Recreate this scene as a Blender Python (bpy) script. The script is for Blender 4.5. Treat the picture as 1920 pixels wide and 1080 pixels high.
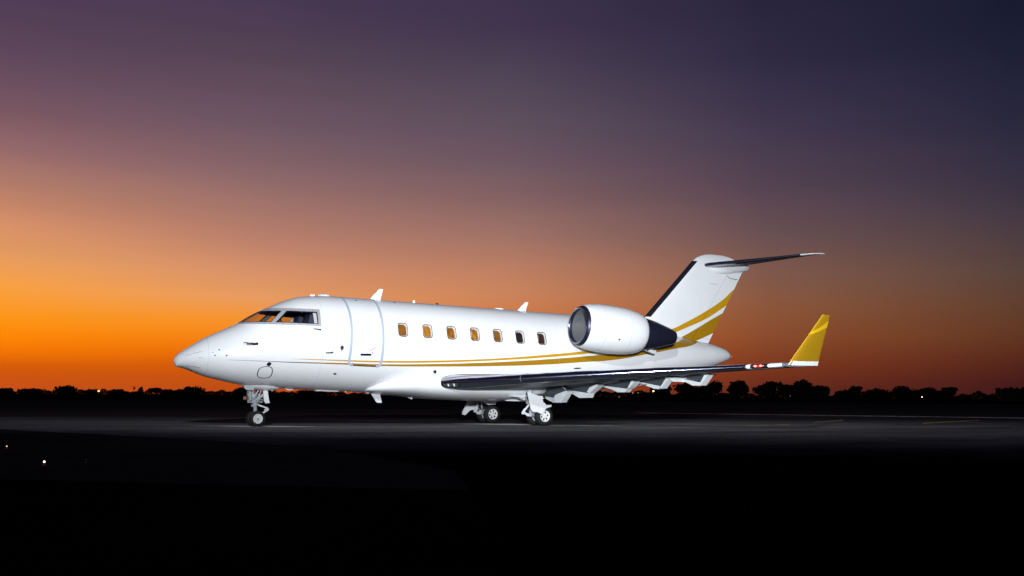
import bpy, bmesh, math, random
import numpy as np
from mathutils import Matrix, Vector

R = math.radians
scene = bpy.context.scene
for o in list(bpy.data.objects): bpy.data.objects.remove(o)
col = scene.collection

# ------------------------------------------------------------------ camera
YAW, PIT, ROL, FPX = 28.758, 6.034, 0.327, 1917.836
CAM = Vector((-5.15, -27.975, 0.864))
a, b, r = R(YAW), R(PIT), R(ROL)
fw = Vector((math.sin(a)*math.cos(b), math.cos(a)*math.cos(b), math.sin(b)))
rt = Vector((math.cos(a), -math.sin(a), 0)); up = rt.cross(fw)
RX = rt*math.cos(r) + up*math.sin(r); UY = up*math.cos(r) - rt*math.sin(r)
cam = bpy.data.cameras.new('camera'); cam.sensor_width = 36; cam.lens = FPX/1920*36
cam.clip_end = 9000; cam.clip_start = .05
co = bpy.data.objects.new('camera', cam); col.objects.link(co)
co.matrix_world = Matrix(((RX.x, UY.x, -fw.x, CAM.x), (RX.y, UY.y, -fw.y, CAM.y), (RX.z, UY.z, -fw.z, CAM.z), (0, 0, 0, 1)))
scene.camera = co
scene.render.engine = 'CYCLES'
scene.view_settings.view_transform = 'Standard'; scene.view_settings.look = 'None'
scene.view_settings.exposure = 0; scene.view_settings.gamma = 1

# ------------------------------------------------------------------ dusk sky
def lin(c):
    return tuple(((x/255)/12.92 if x/255 <= .04045 else ((x/255+.055)/1.055)**2.4) for x in c[:3]) + (1,)
world = bpy.data.worlds.new('World'); scene.world = world; world.use_nodes = True
wn, wl = world.node_tree.nodes, world.node_tree.links
wn.clear()
wout = wn.new('ShaderNodeOutputWorld'); wbg = wn.new('ShaderNodeBackground'); wl.new(wbg.outputs[0], wout.inputs[0])
wtc = wn.new('ShaderNodeTexCoord'); wsep = wn.new('ShaderNodeSeparateXYZ'); wl.new(wtc.outputs['Generated'], wsep.inputs[0])
def wmath(op, x, y=None):
    n = wn.new('ShaderNodeMath'); n.operation = op
    for i, v in enumerate((x, y)):
        if v is None: continue
        if isinstance(v, (int, float)): n.inputs[i].default_value = v
        else: wl.new(v, n.inputs[i])
    return n.outputs[0]
elev = wmath('MULTIPLY', wmath('ARCSINE', wsep.outputs[2]), 1/R(90))
SUNAZ = R(YAW-35)
hl = wmath('SQRT', wmath('ADD', wmath('MULTIPLY', wsep.outputs[0], wsep.outputs[0]), wmath('MULTIPLY', wsep.outputs[1], wsep.outputs[1])))
dt = wmath('DIVIDE', wmath('ADD', wmath('MULTIPLY', wsep.outputs[0], math.sin(SUNAZ)), wmath('MULTIPLY', wsep.outputs[1], math.cos(SUNAZ))), wmath('MAXIMUM', hl, .0001))
dang = wmath('MULTIPLY', wmath('ARCCOSINE', wmath('MINIMUM', wmath('MAXIMUM', dt, -1), 1)), 180/math.pi)
ZEN = (20, 21, 42)
SKY = [  # degrees away from the sunset, [(elevation, sRGB)]
 (8.4, [(0, (196, 80, 28)), (.7, (204, 84, 18)), (1.35, (214, 92, 8)), (2.05, (240, 115, 4)), (2.8, (253, 132, 5)), (3.8, (255, 150, 20)), (5.2, (250, 160, 60)), (7, (230, 156, 95)), (8.9, (210, 141, 105)), (10.7, (177, 123, 105)), (12.5, (150, 106, 108)), (14.3, (121, 87, 98)), (17, (94, 71, 92)), (19.7, (79, 60, 84)), (35, (50, 44, 72)), (90, ZEN)]),
 (21, [(0, (186, 76, 26)), (1.0, (198, 82, 16)), (1.7, (212, 92, 10)), (2.5, (235, 112, 12)), (3.5, (248, 136, 25)), (4.5, (246, 148, 50)), (5.8, (238, 154, 82)), (7.6, (216, 141, 98)), (9.3, (192, 127, 103)), (11.3, (166, 115, 104)), (13.3, (138, 100, 104)), (15.6, (112, 85, 100)), (18.4, (88, 68, 87)), (21, (74, 56, 84)), (35, (46, 40, 70)), (90, ZEN)]),
 (35, [(0, (140, 60, 28)), (1.8, (182, 82, 34)), (4.2, (206, 116, 58)), (6.6, (206, 129, 84)), (8.4, (186, 122, 94)), (10.1, (161, 112, 99)), (12.2, (136, 98, 98)), (14.3, (112, 86, 98)), (16.1, (96, 79, 95)), (18.1, (81, 68, 88)), (20.2, (66, 53, 80)), (22, (62, 50, 79)), (35, (40, 36, 66)), (90, ZEN)]),
 (49, [(0, (94, 38, 28)), (1.8, (124, 55, 30)), (3.5, (138, 75, 44)), (5.3, (140, 86, 58)), (7.2, (132, 88, 70)), (9.9, (108, 80, 82)), (12.7, (87, 67, 83)), (15.6, (67, 56, 80)), (18.4, (49, 43, 70)), (21, (42, 37, 64)), (35, (30, 29, 56)), (90, ZEN)]),
 (61.6, [(0, (62, 24, 26)), (.9, (70, 27, 26)), (2.2, (88, 42, 28)), (3.5, (98, 57, 36)), (4.9, (97, 63, 46)), (6.8, (91, 67, 58)), (9, (76, 60, 66)), (10.8, (62, 52, 68)), (12.2, (54, 48, 68)), (14.6, (42, 40, 63)), (17, (32, 33, 58)), (19.6, (24, 28, 50)), (35, (20, 24, 46)), (90, ZEN)]),
 (130, [(0, (38, 26, 36)), (5, (42, 34, 48)), (12, (30, 30, 50)), (25, (20, 23, 44)), (90, ZEN)])]
def soft(c, k):
    g = .25*c[0]+.65*c[1]+.1*c[2]
    return tuple(x+(g-x)*k for x in c[:3])+(1,)
SHIFT = (.02, .10, .11, .11, .07, 0)
prev = None
for i, (dg, stops) in enumerate(SKY):
    cr = wn.new('ShaderNodeValToRGB'); wl.new(elev, cr.inputs[0])
    els = cr.color_ramp.elements
    while len(els) > 1: els.remove(els[-1])
    stops = [(e if e > 30 else e*(1-SHIFT[i]*min(1, e/6)*max(0, min(1, (20-e)/7))), c) for e, c in stops]
    for k, (e, c) in enumerate(stops):
        el = els[0] if k == 0 else els.new(e/90)
        el.position = e/90; el.color = soft(lin(c), .10 if (e > 5 and i >= 1) else 0)
    if prev is None: prev = cr.outputs[0]
    else:
        mr = wn.new('ShaderNodeMapRange'); wl.new(dang, mr.inputs[0])
        mr.inputs[1].default_value = SKY[i-1][0]; mr.inputs[2].default_value = dg
        mx = wn.new('ShaderNodeMix'); mx.data_type = 'RGBA'; wl.new(mr.outputs[0], mx.inputs[0])
        wl.new(prev, mx.inputs[6]); wl.new(cr.outputs[0], mx.inputs[7]); prev = mx.outputs[2]
wmap = wn.new('ShaderNodeMapping'); wmap.inputs[3].default_value = (2.2, 2.2, 26); wl.new(wtc.outputs['Generated'], wmap.inputs[0])
wno = wn.new('ShaderNodeTexNoise'); wno.inputs['Scale'].default_value = 1.4; wno.inputs['Detail'].default_value = 3; wl.new(wmap.outputs[0], wno.inputs[0])
wr = wn.new('ShaderNodeMapRange'); wl.new(wno.outputs[0], wr.inputs[0]); wr.inputs[1].default_value = .3; wr.inputs[2].default_value = .7; wr.inputs[3].default_value = .972; wr.inputs[4].default_value = 1.028
wmx = wn.new('ShaderNodeVectorMath'); wmx.operation = 'SCALE'; wl.new(prev, wmx.inputs[0]); wl.new(wr.outputs[0], wmx.inputs['Scale'])
wl.new(wmx.outputs[0], wbg.inputs[0]); wbg.inputs[1].default_value = 1.0

# ------------------------------------------------------------------ the floodlights that light the aircraft
def flood(loc, target, power, hw, hh, blend, radius, color=(1, 1, 1)):
    l = bpy.data.lights.new('floodlight', 'SPOT'); l.energy = power; l.color = color
    l.spot_size = 2*R(hw); l.spot_blend = blend; l.shadow_soft_size = radius
    o = bpy.data.objects.new('floodlight', l); col.objects.link(o)
    o.location = loc
    o.rotation_euler = (Vector(target)-Vector(loc)).to_track_quat('-Z', 'Y').to_euler()
    o.scale = (1, math.tan(R(hh))/math.tan(R(hw)), 1)
    return o
flood((-8.0, -31.0, 11.5), (6.5, 0, 2.9), 27500, 37, 10.2, .9, .6, (.91, .955, 1))
flood((-5.6, -31.0, 3.4), (20.0, 0, 3.1), 63000, 38, 8.6, .9, .6, (.91, .955, 1))
flood((-22.0, -14.0, 1.3), (11.5, -5.0, 1.25), 10500, 9, 3.6, .7, .4, (.91, .955, 1))

# ------------------------------------------------------------------ materials
def mat(name, color, rough=.5, metal=0, coat=0, emit=None, estr=0, var=0, vscale=8, spec=.5, bump=0, bscale=40):
    m = bpy.data.materials.new(name); m.use_nodes = True
    n, l = m.node_tree.nodes, m.node_tree.links; p = n['Principled BSDF']
    p.inputs['Base Color'].default_value = (*color, 1); p.inputs['Roughness'].default_value = rough
    p.inputs['Metallic'].default_value = metal; p.inputs['Coat Weight'].default_value = coat
    p.inputs['Coat Roughness'].default_value = .08; p.inputs['Specular IOR Level'].default_value = spec
    if emit: p.inputs['Emission Color'].default_value = (*emit, 1); p.inputs['Emission Strength'].default_value = estr
    tc = n.new('ShaderNodeTexCoord')
    if var:
        no = n.new('ShaderNodeTexNoise'); no.inputs['Scale'].default_value = vscale; no.inputs['Detail'].default_value = 6
        l.new(tc.outputs['Object'], no.inputs[0])
        mx = n.new('ShaderNodeMix'); mx.data_type = 'RGBA'; l.new(no.outputs[0], mx.inputs[0])
        mx.inputs[6].default_value = (*[c*(1-var) for c in color], 1); mx.inputs[7].default_value = (*[min(1, c*(1+var)) for c in color], 1)
        l.new(mx.outputs[2], p.inputs['Base Color'])
        rr = n.new('ShaderNodeMapRange'); l.new(no.outputs[0], rr.inputs[0]); rr.inputs[3].default_value = rough*.8; rr.inputs[4].default_value = min(1, rough*1.2)
        l.new(rr.outputs[0], p.inputs['Roughness'])
    if bump:
        nb = n.new('ShaderNodeTexNoise'); nb.inputs['Scale'].default_value = bscale; nb.inputs['Detail'].default_value = 4
        l.new(tc.outputs['Object'], nb.inputs[0])
        bm = n.new('ShaderNodeBump'); bm.inputs['Strength'].default_value = bump; bm.inputs['Distance'].default_value = .02
        l.new(nb.outputs[0], bm.inputs['Height']); l.new(bm.outputs[0], p.inputs['Normal'])
    return m

WHITE = (.74, .75, .77); GOLD = (.50, .262, .006); GOLD2 = (.33, .172, .005)
LB = [(0, 1.571), (1.28, 1.566), (2.306, 1.559), (2.82, 1.556), (4.33, 1.56), (5.43, 1.567), (7.02, 1.618), (9.02, 1.714), (10.72, 1.831), (12.04, 1.963), (12.96, 2.052), (14.65, 2.36), (15.69, 2.56), (16.5, 2.70), (17.2, 2.90), (17.98, 3.19), (19.0, 3.62), (20, 4.0)]
LT = [(0, 1.565), (1.15, 1.566), (1.28, 1.575), (2.304, 1.576), (2.82, 1.58), (4.32, 1.607), (5.42, 1.619), (7.0, 1.695), (9, 1.833), (10.69, 1.992), (12.03, 2.143), (12.96, 2.26), (14.6, 2.52), (16.38, 2.939), (17.32, 3.358), (17.98, 3.702), (18.43, 3.921), (19, 4.2), (20, 4.7)]
UB = [(0, 1.7), (2.7, 1.655), (4.31, 1.651), (5.41, 1.663), (7.0, 1.73), (8.99, 1.879), (10.69, 2.047), (12.02, 2.212), (14, 2.55), (16.24, 3.13), (16.85, 3.358), (17.79, 3.739), (18.62, 4.197), (19.2, 4.53), (20, 5.0)]
UT = [(0, 1.6), (2.6, 1.645), (2.9, 1.662), (4.3, 1.688), (5.4, 1.713), (7, 1.792), (8.98, 1.941), (10.68, 2.13), (12.02, 2.309), (14, 2.70), (16.24, 3.295), (16.84, 3.551), (17.79, 4.018), (18.57, 4.468), (18.96, 4.77), (19.4, 5.1), (20, 5.6)]
def livery():
    m = bpy.data.materials.new('white_livery_paint'); m.use_nodes = True
    n, l = m.node_tree.nodes, m.node_tree.links; p = n['Principled BSDF']
    p.inputs['Roughness'].default_value = .32; p.inputs['Coat Weight'].default_value = .35; p.inputs['Coat Roughness'].default_value = .06
    tc = n.new('ShaderNodeTexCoord'); sp = n.new('ShaderNodeSeparateXYZ'); l.new(tc.outputs['Object'], sp.inputs[0])
    def mth(op, x, y=None, clamp=False):
        q = n.new('ShaderNodeMath'); q.operation = op; q.use_clamp = clamp
        for i, v in enumerate((x, y)):
            if v is None: continue
            if isinstance(v, (int, float)): q.inputs[i].default_value = v
            else: l.new(v, q.inputs[i])
        return q.outputs[0]
    xn = mth('DIVIDE', sp.outputs[0], 20)
    def curve(pts):
        fc = n.new('ShaderNodeFloatCurve'); c = fc.mapping.curves[0]
        while len(c.points) > 2: c.points.remove(c.points[-1])
        c.points[0].location = (pts[0][0]/20, pts[0][1]/6); c.points[1].location = (pts[-1][0]/20, pts[-1][1]/6)
        for x, z in pts[1:-1]: c.points.new(x/20, z/6)
        for q in c.points: q.handle_type = 'AUTO_CLAMPED'
        fc.mapping.update(); l.new(xn, fc.inputs[1])
        return mth('MULTIPLY', fc.outputs[0], 6)
    def band(lo, hi):
        i = mth('MULTIPLY', mth('SUBTRACT', sp.outputs[2], curve(lo)), 250, True)
        j = mth('MULTIPLY', mth('SUBTRACT', curve(hi), sp.outputs[2]), 250, True)
        return mth('MINIMUM', i, j)
    bl, bu = band(LB, LT), band(UB, UT)
    no = n.new('ShaderNodeTexNoise'); no.inputs['Scale'].default_value = 1.3; no.inputs['Detail'].default_value = 5; l.new(tc.outputs['Object'], no.inputs[0])
    w = n.new('ShaderNodeMix'); w.data_type = 'RGBA'; l.new(no.outputs[0], w.inputs[0])
    w.inputs[6].default_value = (*[c*.93 for c in WHITE], 1); w.inputs[7].default_value = (*[min(1, c*1.05) for c in WHITE], 1)
    # dark thin line at the nose that turns to gold further aft
    dk = n.new('ShaderNodeMapRange'); l.new(sp.outputs[0], dk.inputs[0]); dk.inputs[1].default_value = 2.6; dk.inputs[2].default_value = 3.6
    g1 = n.new('ShaderNodeMix'); g1.data_type = 'RGBA'; l.new(dk.outputs[0], g1.inputs[0]); g1.inputs[6].default_value = (.03, .025, .015, 1); g1.inputs[7].default_value = (*GOLD2, 1)
    m1 = n.new('ShaderNodeMix'); m1.data_type = 'RGBA'; l.new(bl, m1.inputs[0]); l.new(w.outputs[2], m1.inputs[6]); l.new(g1.outputs[2], m1.inputs[7])
    m2 = n.new('ShaderNodeMix'); m2.data_type = 'RGBA'; l.new(bu, m2.inputs[0]); l.new(m1.outputs[2], m2.inputs[6]); m2.inputs[7].default_value = (*GOLD, 1)
    l.new(m2.outputs[2], p.inputs['Base Color'])
    return m
M = dict(
 livery=livery(),
 white=mat('white_paint', WHITE, .35, coat=.3, var=.05, vscale=2),
 chrome=mat('polished_metal', (.44, .48, .62), .13, 1, var=.06, vscale=3),
 steel=mat('brushed_steel', (.52, .54, .56), .32, 1, var=.12, vscale=12),
 grey=mat('grey_gear_paint', (.36, .39, .41), .4, var=.12, vscale=14),
 seal=mat('blue_grey_seal', (.36, .41, .50), .5, var=.08, vscale=9),
 frame=mat('grey_window_frame', (.42, .43, .46), .4, .25, var=.25, vscale=30),
 dark=mat('dark_rubber', (.012, .012, .014), .6, var=.3, vscale=10),
 black=mat('black_paint', (.006, .006, .009), .3, var=.2, vscale=6),
 boot=mat('dark_deice_boot', (.008, .009, .016), .35, var=.2, vscale=6),
 navy=mat('heat_darkened_metal', (.022, .024, .05), .34, .55, var=.35, vscale=4, bump=.15, bscale=6),
 tyre=mat('tyre_rubber', (.007, .007, .008), .75, var=.25, vscale=30),
 rim=mat('white_wheel_paint', (.78, .78, .78), .4, var=.08, vscale=20),
 barrel=mat('intake_liner', (.30, .31, .32), .38, .7, var=.1, vscale=5),
 blade=mat('fan_blade_metal', (.28, .29, .30), .38, .8, var=.1, vscale=7),
 gold=mat('gold_paint', (.30, .165, .005), .35, coat=.3, var=.05, vscale=3),
 gold2=mat('bright_gold_paint', (.58, .34, .007), .35, coat=.3, var=.04, vscale=3),
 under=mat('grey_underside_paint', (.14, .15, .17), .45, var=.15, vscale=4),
 scoopshade=mat('shaded_scoop_panel', (.045, .055, .065), .5, var=.25, vscale=3),
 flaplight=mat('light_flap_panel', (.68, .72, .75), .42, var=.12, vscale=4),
 cabin=mat('dark_cabin_trim', (.022, .020, .022), .7, var=.3, vscale=8),
 seat=mat('dark_blue_seat', (.03, .045, .09), .6, var=.3, vscale=9),
 red=mat('red_mark', (.55, .03, .03), .5, var=.1),
 orange=mat('red_hose', (.25, .02, .01), .5, var=.2),
 foliage=mat('dark_foliage', (.045, .055, .03), .8, var=.5, vscale=.6, spec=.1),
 bark=mat('tree_bark', (.05, .04, .03), .9, var=.3, vscale=3),
 pole=mat('galvanised_pole', (.12, .12, .12), .5, var=.2),
 lens=mat('landing_light_glass', (.045, .055, .05), .12, coat=.5, var=.4, vscale=20),
 navred=mat('red_lamp', (.3, .01, .01), .2, emit=(1, .012, .008), estr=1.1),
 navcore=mat('red_lamp_core', (.5, .1, .1), .2, emit=(1, .20, .17), estr=3.2),
)
def glass(name, tint, refl=.12):
    m = bpy.data.materials.new(name); m.use_nodes = True
    n, l = m.node_tree.nodes, m.node_tree.links; n.remove(n['Principled BSDF'])
    t = n.new('ShaderNodeBsdfTransparent'); t.inputs[0].default_value = (*tint, 1)
    g = n.new('ShaderNodeBsdfGlossy'); g.inputs['Roughness'].default_value = .03
    no = n.new('ShaderNodeTexNoise'); no.inputs['Scale'].default_value = 5
    mr = n.new('ShaderNodeMapRange'); l.new(no.outputs[0], mr.inputs[0]); mr.inputs[3].default_value = .02; mr.inputs[4].default_value = .07; l.new(mr.outputs[0], g.inputs['Roughness'])
    lw = n.new('ShaderNodeLayerWeight'); lw.inputs[0].default_value = .5; pw = n.new('ShaderNodeMath'); pw.operation = 'POWER'; l.new(lw.outputs['Facing'], pw.inputs[0]); pw.inputs[1].default_value = 4.5
    fr = n.new('ShaderNodeMapRange'); l.new(pw.outputs[0], fr.inputs[0]); fr.inputs[3].default_value = .045; fr.inputs[4].default_value = .85
    mx = n.new('ShaderNodeMixShader'); l.new(fr.outputs[0], mx.inputs[0]); l.new(t.outputs[0], mx.inputs[1]); l.new(g.outputs[0], mx.inputs[2])
    l.new(mx.outputs[0], n['Material Output'].inputs[0])
    return m
M['glass'] = glass('cockpit_glass', (.80, .78, .78)); M['cabinglass'] = glass('cabin_glass', (.92, .9, .88)); M['lampglass'] = glass('lamp_glass', (.7, .74, .7))
def shade(name, c1, c2, strength, scale, seed):
    m = mat(name, (.015, .008, .004), .6, spec=.2)
    n, l = m.node_tree.nodes, m.node_tree.links; p = n['Principled BSDF']
    tc = n.new('ShaderNodeTexCoord'); mp = n.new('ShaderNodeMapping'); mp.inputs[1].default_value = (seed*3.7, 0, seed); mp.inputs[3].default_value = (2.2, 1, 1); l.new(tc.outputs['Object'], mp.inputs[0])
    no = n.new('ShaderNodeTexNoise'); no.inputs['Scale'].default_value = scale; no.inputs['Detail'].default_value = 2; l.new(mp.outputs[0], no.inputs[0])
    cr = n.new('ShaderNodeValToRGB'); l.new(no.outputs[0], cr.inputs[0])
    cr.color_ramp.elements[0].position = .36; cr.color_ramp.elements[0].color = (*c1, 1); cr.color_ramp.elements[1].position = .64; cr.color_ramp.elements[1].color = (*c2, 1)
    l.new(cr.outputs[0], p.inputs['Emission Color']); p.inputs['Emission Strength'].default_value = strength*1.3
    return m

# ------------------------------------------------------------------ object helpers
def new_obj(name, verts, faces, m, parent=None, smooth=True, auto=None, slots=None, mi=None):
    me = bpy.data.meshes.new(name); me.from_pydata([tuple(v) for v in verts], [], [tuple(f) for f in faces])
    for s in ([m] + (slots or [])): me.materials.append(s)
    if mi is not None: me.polygons.foreach_set('material_index', mi)
    me.polygons.foreach_set('use_smooth', [bool(smooth)]*len(me.polygons))
    me.update()
    if auto is not None: me.set_sharp_from_angle(angle=R(auto))
    o = bpy.data.objects.new(name, me); col.objects.link(o); o.parent = parent
    return o
class MB:
    def __init__(s): s.v = []; s.f = []; s.mi = []
    def add(s, v, f, mi=0):
        k = len(s.v); s.v += [tuple(p) for p in v]; s.f += [tuple(i+k for i in q) for q in f]; s.mi += [mi]*len(f)
    def box(s, c, size, rot=None, mi=0):
        x, y, z = [d/2 for d in size]
        P = [Vector((i*x, j*y, k*z)) for i in (-1, 1) for j in (-1, 1) for k in (-1, 1)]
        if rot is not None: P = [rot @ p for p in P]
        s.add([p+Vector(c) for p in P], [(0, 1, 3, 2), (4, 6, 7, 5), (0, 4, 5, 1), (2, 3, 7, 6), (0, 2, 6, 4), (1, 5, 7, 3)], mi)
    def tube(s, p, q, r0, r1=None, n=12, mi=0):
        r1 = r0 if r1 is None else r1; p, q = Vector(p), Vector(q); d = (q-p).normalized()
        e = d.orthogonal().normalized(); g = d.cross(e)
        V = []
        for c, rr in ((p, r0), (q, r1)):
            V += [c + rr*(math.cos(2*math.pi*i/n)*e + math.sin(2*math.pi*i/n)*g) for i in range(n)]
        F = [(i, (i+1) % n, n+(i+1) % n, n+i) for i in range(n)] + [tuple(range(n))[::-1], tuple(range(n, 2*n))]
        s.add(V, F, mi)
    def path(s, pts, rr, n=8, mi=0):
        for p, q in zip(pts[:-1], pts[1:]): s.tube(p, q, rr, rr, n, mi)
    def lathe(s, prof, c, axis, n=32, close=False, mi=0):   # prof: (axial, radius)
        ax = Vector(axis).normalized(); e = ax.orthogonal().normalized(); g = ax.cross(e); c = Vector(c)
        V = []
        for t, rr in prof: V += [c + ax*t + rr*(math.cos(2*math.pi*i/n)*e + math.sin(2*math.pi*i/n)*g) for i in range(n)]
        m_ = len(prof); F = []
        for k in range(m_-1 + (1 if close else 0)):
            k2 = (k+1) % m_
            F += [(k*n+i, k*n+(i+1) % n, k2*n+(i+1) % n, k2*n+i) for i in range(n)]
        s.add(V, F, mi)
    def prism(s, poly, ext, mi=0):   # poly: list of 3D points, ext vector
        n = len(poly); e = Vector(ext)
        V = [Vector(p) for p in poly] + [Vector(p)+e for p in poly]
        F = [tuple(range(n)), tuple(range(n, 2*n))[::-1]] + [(i, n+i, n+(i+1) % n, (i+1) % n) for i in range(n)]
        s.add(V, F, mi)
    def loft(s, rings, cap=True, mi=0, closed=True):
        n = len(rings[0]); V = [p for rg in rings for p in rg]; F = []
        for k in range(len(rings)-1):
            for i in range(n if closed else n-1):
                F.append((k*n+i, k*n+(i+1) % n, (k+1)*n+(i+1) % n, (k+1)*n+i))
        if cap and closed: F += [tuple(range(n))[::-1], tuple(range((len(rings)-1)*n, len(rings)*n))]
        s.add(V, F, mi)
    def build(s, name, m, parent=None, smooth=True, auto=40, slots=None, recalc=True):
        o = new_obj(name, s.v, s.f, m, parent, smooth, None, slots, s.mi)
        if recalc:
            bm = bmesh.new(); bm.from_mesh(o.data); bmesh.ops.recalc_face_normals(bm, faces=bm.faces); bm.to_mesh(o.data); bm.free()
        if auto is not None: o.data.set_sharp_from_angle(angle=R(auto))
        return o
def tag(o, label=None, cat=None, group=None, kind=None):
    for k, v in (('label', label), ('category', cat), ('group', group), ('kind', kind)):
        if v: o[k] = v
    return o
def empty(name, loc=(0, 0, 0), rot=(0, 0, 0)):
    o = bpy.data.objects.new(name, None); col.objects.link(o); o.location = loc; o.rotation_euler = rot; o.empty_display_size = .3
    return o

# ------------------------------------------------------------------ the ground
def ground_mat(name, c1, c2, scale, rough, stretch=(1, 1, 1), bump=.3, crack=False):
    m = mat(name, c1, rough, spec=.0); n, l = m.node_tree.nodes, m.node_tree.links; p = n['Principled BSDF']
    tc = n.new('ShaderNodeTexCoord'); mp = n.new('ShaderNodeMapping'); mp.inputs[3].default_value = stretch; l.new(tc.outputs['Object'], mp.inputs[0])
    n1 = n.new('ShaderNodeTexNoise'); n1.inputs['Scale'].default_value = scale; n1.inputs['Detail'].default_value = 8; n1.inputs['Roughness'].default_value = .65; l.new(mp.outputs[0], n1.inputs[0])
    n2 = n.new('ShaderNodeTexNoise'); n2.inputs['Scale'].default_value = scale*22; n2.inputs['Detail'].default_value = 3; l.new(tc.outputs['Object'], n2.inputs[0])
    ad = n.new('ShaderNodeMath'); ad.operation = 'MULTIPLY_ADD'; l.new(n2.outputs[0], ad.inputs[0]); ad.inputs[1].default_value = .45; l.new(n1.outputs[0], ad.inputs[2])
    cr = n.new('ShaderNodeValToRGB'); l.new(ad.outputs[0], cr.inputs[0])
    cr.color_ramp.elements[0].position = .56; cr.color_ramp.elements[0].color = (*c1, 1); cr.color_ramp.elements[1].position = .88; cr.color_ramp.elements[1].color = (*c2, 1)
    l.new(cr.outputs[0], p.inputs['Base Color'])
    bp = n.new('ShaderNodeBump'); bp.inputs['Strength'].default_value = bump; bp.inputs['Distance'].default_value = .03; l.new(n2.outputs[0], bp.inputs['Height']); l.new(bp.outputs[0], p.inputs['Normal'])
    return m
G = ground_mat('dark_grass_ground', (.008, .009, .006), (.018, .017, .011), .5, .95, (1, 1, 1), .6)
A = ground_mat('worn_apron_concrete_light_falloff', (.085, .083, .092), (.20, .195, .205), .35, .85, (.5, 1.6, 1), .25)
# light falloff painted into the concrete: colour darkens raggedly towards camera and far side
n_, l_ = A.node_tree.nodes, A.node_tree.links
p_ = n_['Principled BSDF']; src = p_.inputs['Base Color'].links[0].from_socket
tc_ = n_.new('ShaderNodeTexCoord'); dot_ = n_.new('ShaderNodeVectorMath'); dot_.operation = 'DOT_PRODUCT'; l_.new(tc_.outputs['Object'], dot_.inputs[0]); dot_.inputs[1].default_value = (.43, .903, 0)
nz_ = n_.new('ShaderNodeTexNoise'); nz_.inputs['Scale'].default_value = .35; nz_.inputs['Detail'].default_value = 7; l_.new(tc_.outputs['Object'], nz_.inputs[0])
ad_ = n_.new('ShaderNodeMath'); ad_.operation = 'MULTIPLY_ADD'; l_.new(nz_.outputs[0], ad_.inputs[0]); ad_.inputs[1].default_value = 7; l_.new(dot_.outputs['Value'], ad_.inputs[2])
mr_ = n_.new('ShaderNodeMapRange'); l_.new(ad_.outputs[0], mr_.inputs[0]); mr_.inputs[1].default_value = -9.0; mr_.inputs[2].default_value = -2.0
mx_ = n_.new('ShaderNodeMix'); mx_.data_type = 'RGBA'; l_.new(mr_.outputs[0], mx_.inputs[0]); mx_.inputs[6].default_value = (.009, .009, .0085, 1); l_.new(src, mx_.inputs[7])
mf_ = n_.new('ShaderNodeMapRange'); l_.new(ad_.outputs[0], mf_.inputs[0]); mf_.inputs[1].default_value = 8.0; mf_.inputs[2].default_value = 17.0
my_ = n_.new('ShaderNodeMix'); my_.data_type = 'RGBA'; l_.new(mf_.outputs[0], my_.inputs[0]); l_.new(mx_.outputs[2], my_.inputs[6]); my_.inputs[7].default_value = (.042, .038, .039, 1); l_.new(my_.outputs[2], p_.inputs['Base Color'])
T_ = ground_mat('far_tarmac', (.030, .026, .027), (.065, .058, .058), .2, .9, (.3, 1.5, 1), .3)
def sheet(name, pts, z, m, kind='structure'):
    o = new_obj(name, [(x, y, z) for x, y in pts], [tuple(range(len(pts)))], m, None, False); o['kind'] = kind
    return o
sheet('ground', [(-4000, -4000), (4000, -4000), (4000, 4000), (-4000, 4000)], -.02, G)
rd, rg = Vector((math.sin(R(YAW)), math.cos(R(YAW)))), Vector((math.cos(R(YAW)), -math.sin(R(YAW))))
sheet('tarmac', [(-90, 70), (-60, 30), (60, -70), (190, 60), (60, 160)], -.012, T_)
sheet('apron', [(-5.72, 2.97), (-3.98, -0.3), (-1.95, -5.27), (-0.41, -9.04), (0.39, -12.54), (0.14, -16.92), (-2.0, -22.17), (-3.77, -25.72), (-1.93, -26.69), (84.63, 6.27), (31.24, 17.32), (23.03, 15.52), (-6.05, 19.69)], 0, A)  # near left outline drawn along the shadow edge

# ------------------------------------------------------------------ the aircraft: measured profiles
XM, AP = 10.293, R(1.265)
jet = empty('business_jet', (XM-XM*math.cos(AP), 0, XM*math.sin(AP)), (0, AP, 0))
tag(jet, 'white twin engine business jet with gold stripes parked on the apron', 'airplane')
def L(p):    # ground-frame point -> aircraft frame
    dx, y, z = p[0]-XM, p[1], p[2]
    return Vector((XM+dx*math.cos(AP)-z*math.sin(AP), y, z*math.cos(AP)+dx*math.sin(AP)))
FX = [0.0, 0.06, 0.2, 0.45, 0.8, 1.2, 1.6, 2.0, 2.4, 2.8, 3.2, 3.6, 4.1, 4.7, 5.4, 10.4, 11.4, 12.3, 13.2, 14.5, 15.6, 16.6, 17.4, 18.1, 18.6, 18.85, 18.95]
FT = [1.548, 1.654, 1.779, 1.956, 2.181, 2.388, 2.592, 2.857, 3.077, 3.276, 3.425, 3.492, 3.53, 3.529, 3.529, 3.529, 3.529, 3.529, 3.529, 3.348, 3.192, 3.054, 2.954, 2.86, 2.745, 2.632, 2.574]
FB = [1.501, 1.363, 1.344, 1.26, 1.136, 1.047, 0.973, 0.919, 0.899, 0.886, 0.874, 0.866, 0.853, 0.841, 0.839, 0.839, 0.89, 1.0, 1.14, 1.35, 1.545, 1.74, 1.92, 2.1, 2.27, 2.371, 2.403]
FW = [0.02, 0.15, 0.27, 0.42, 0.58, 0.74, 0.88, 1.0, 1.1, 1.18, 1.245, 1.29, 1.325, 1.342, 1.345, 1.345, 1.345, 1.345, 1.345, 1.25, 1.08, 0.86, 0.65, 0.44, 0.26, 0.13, 0.02]
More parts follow.
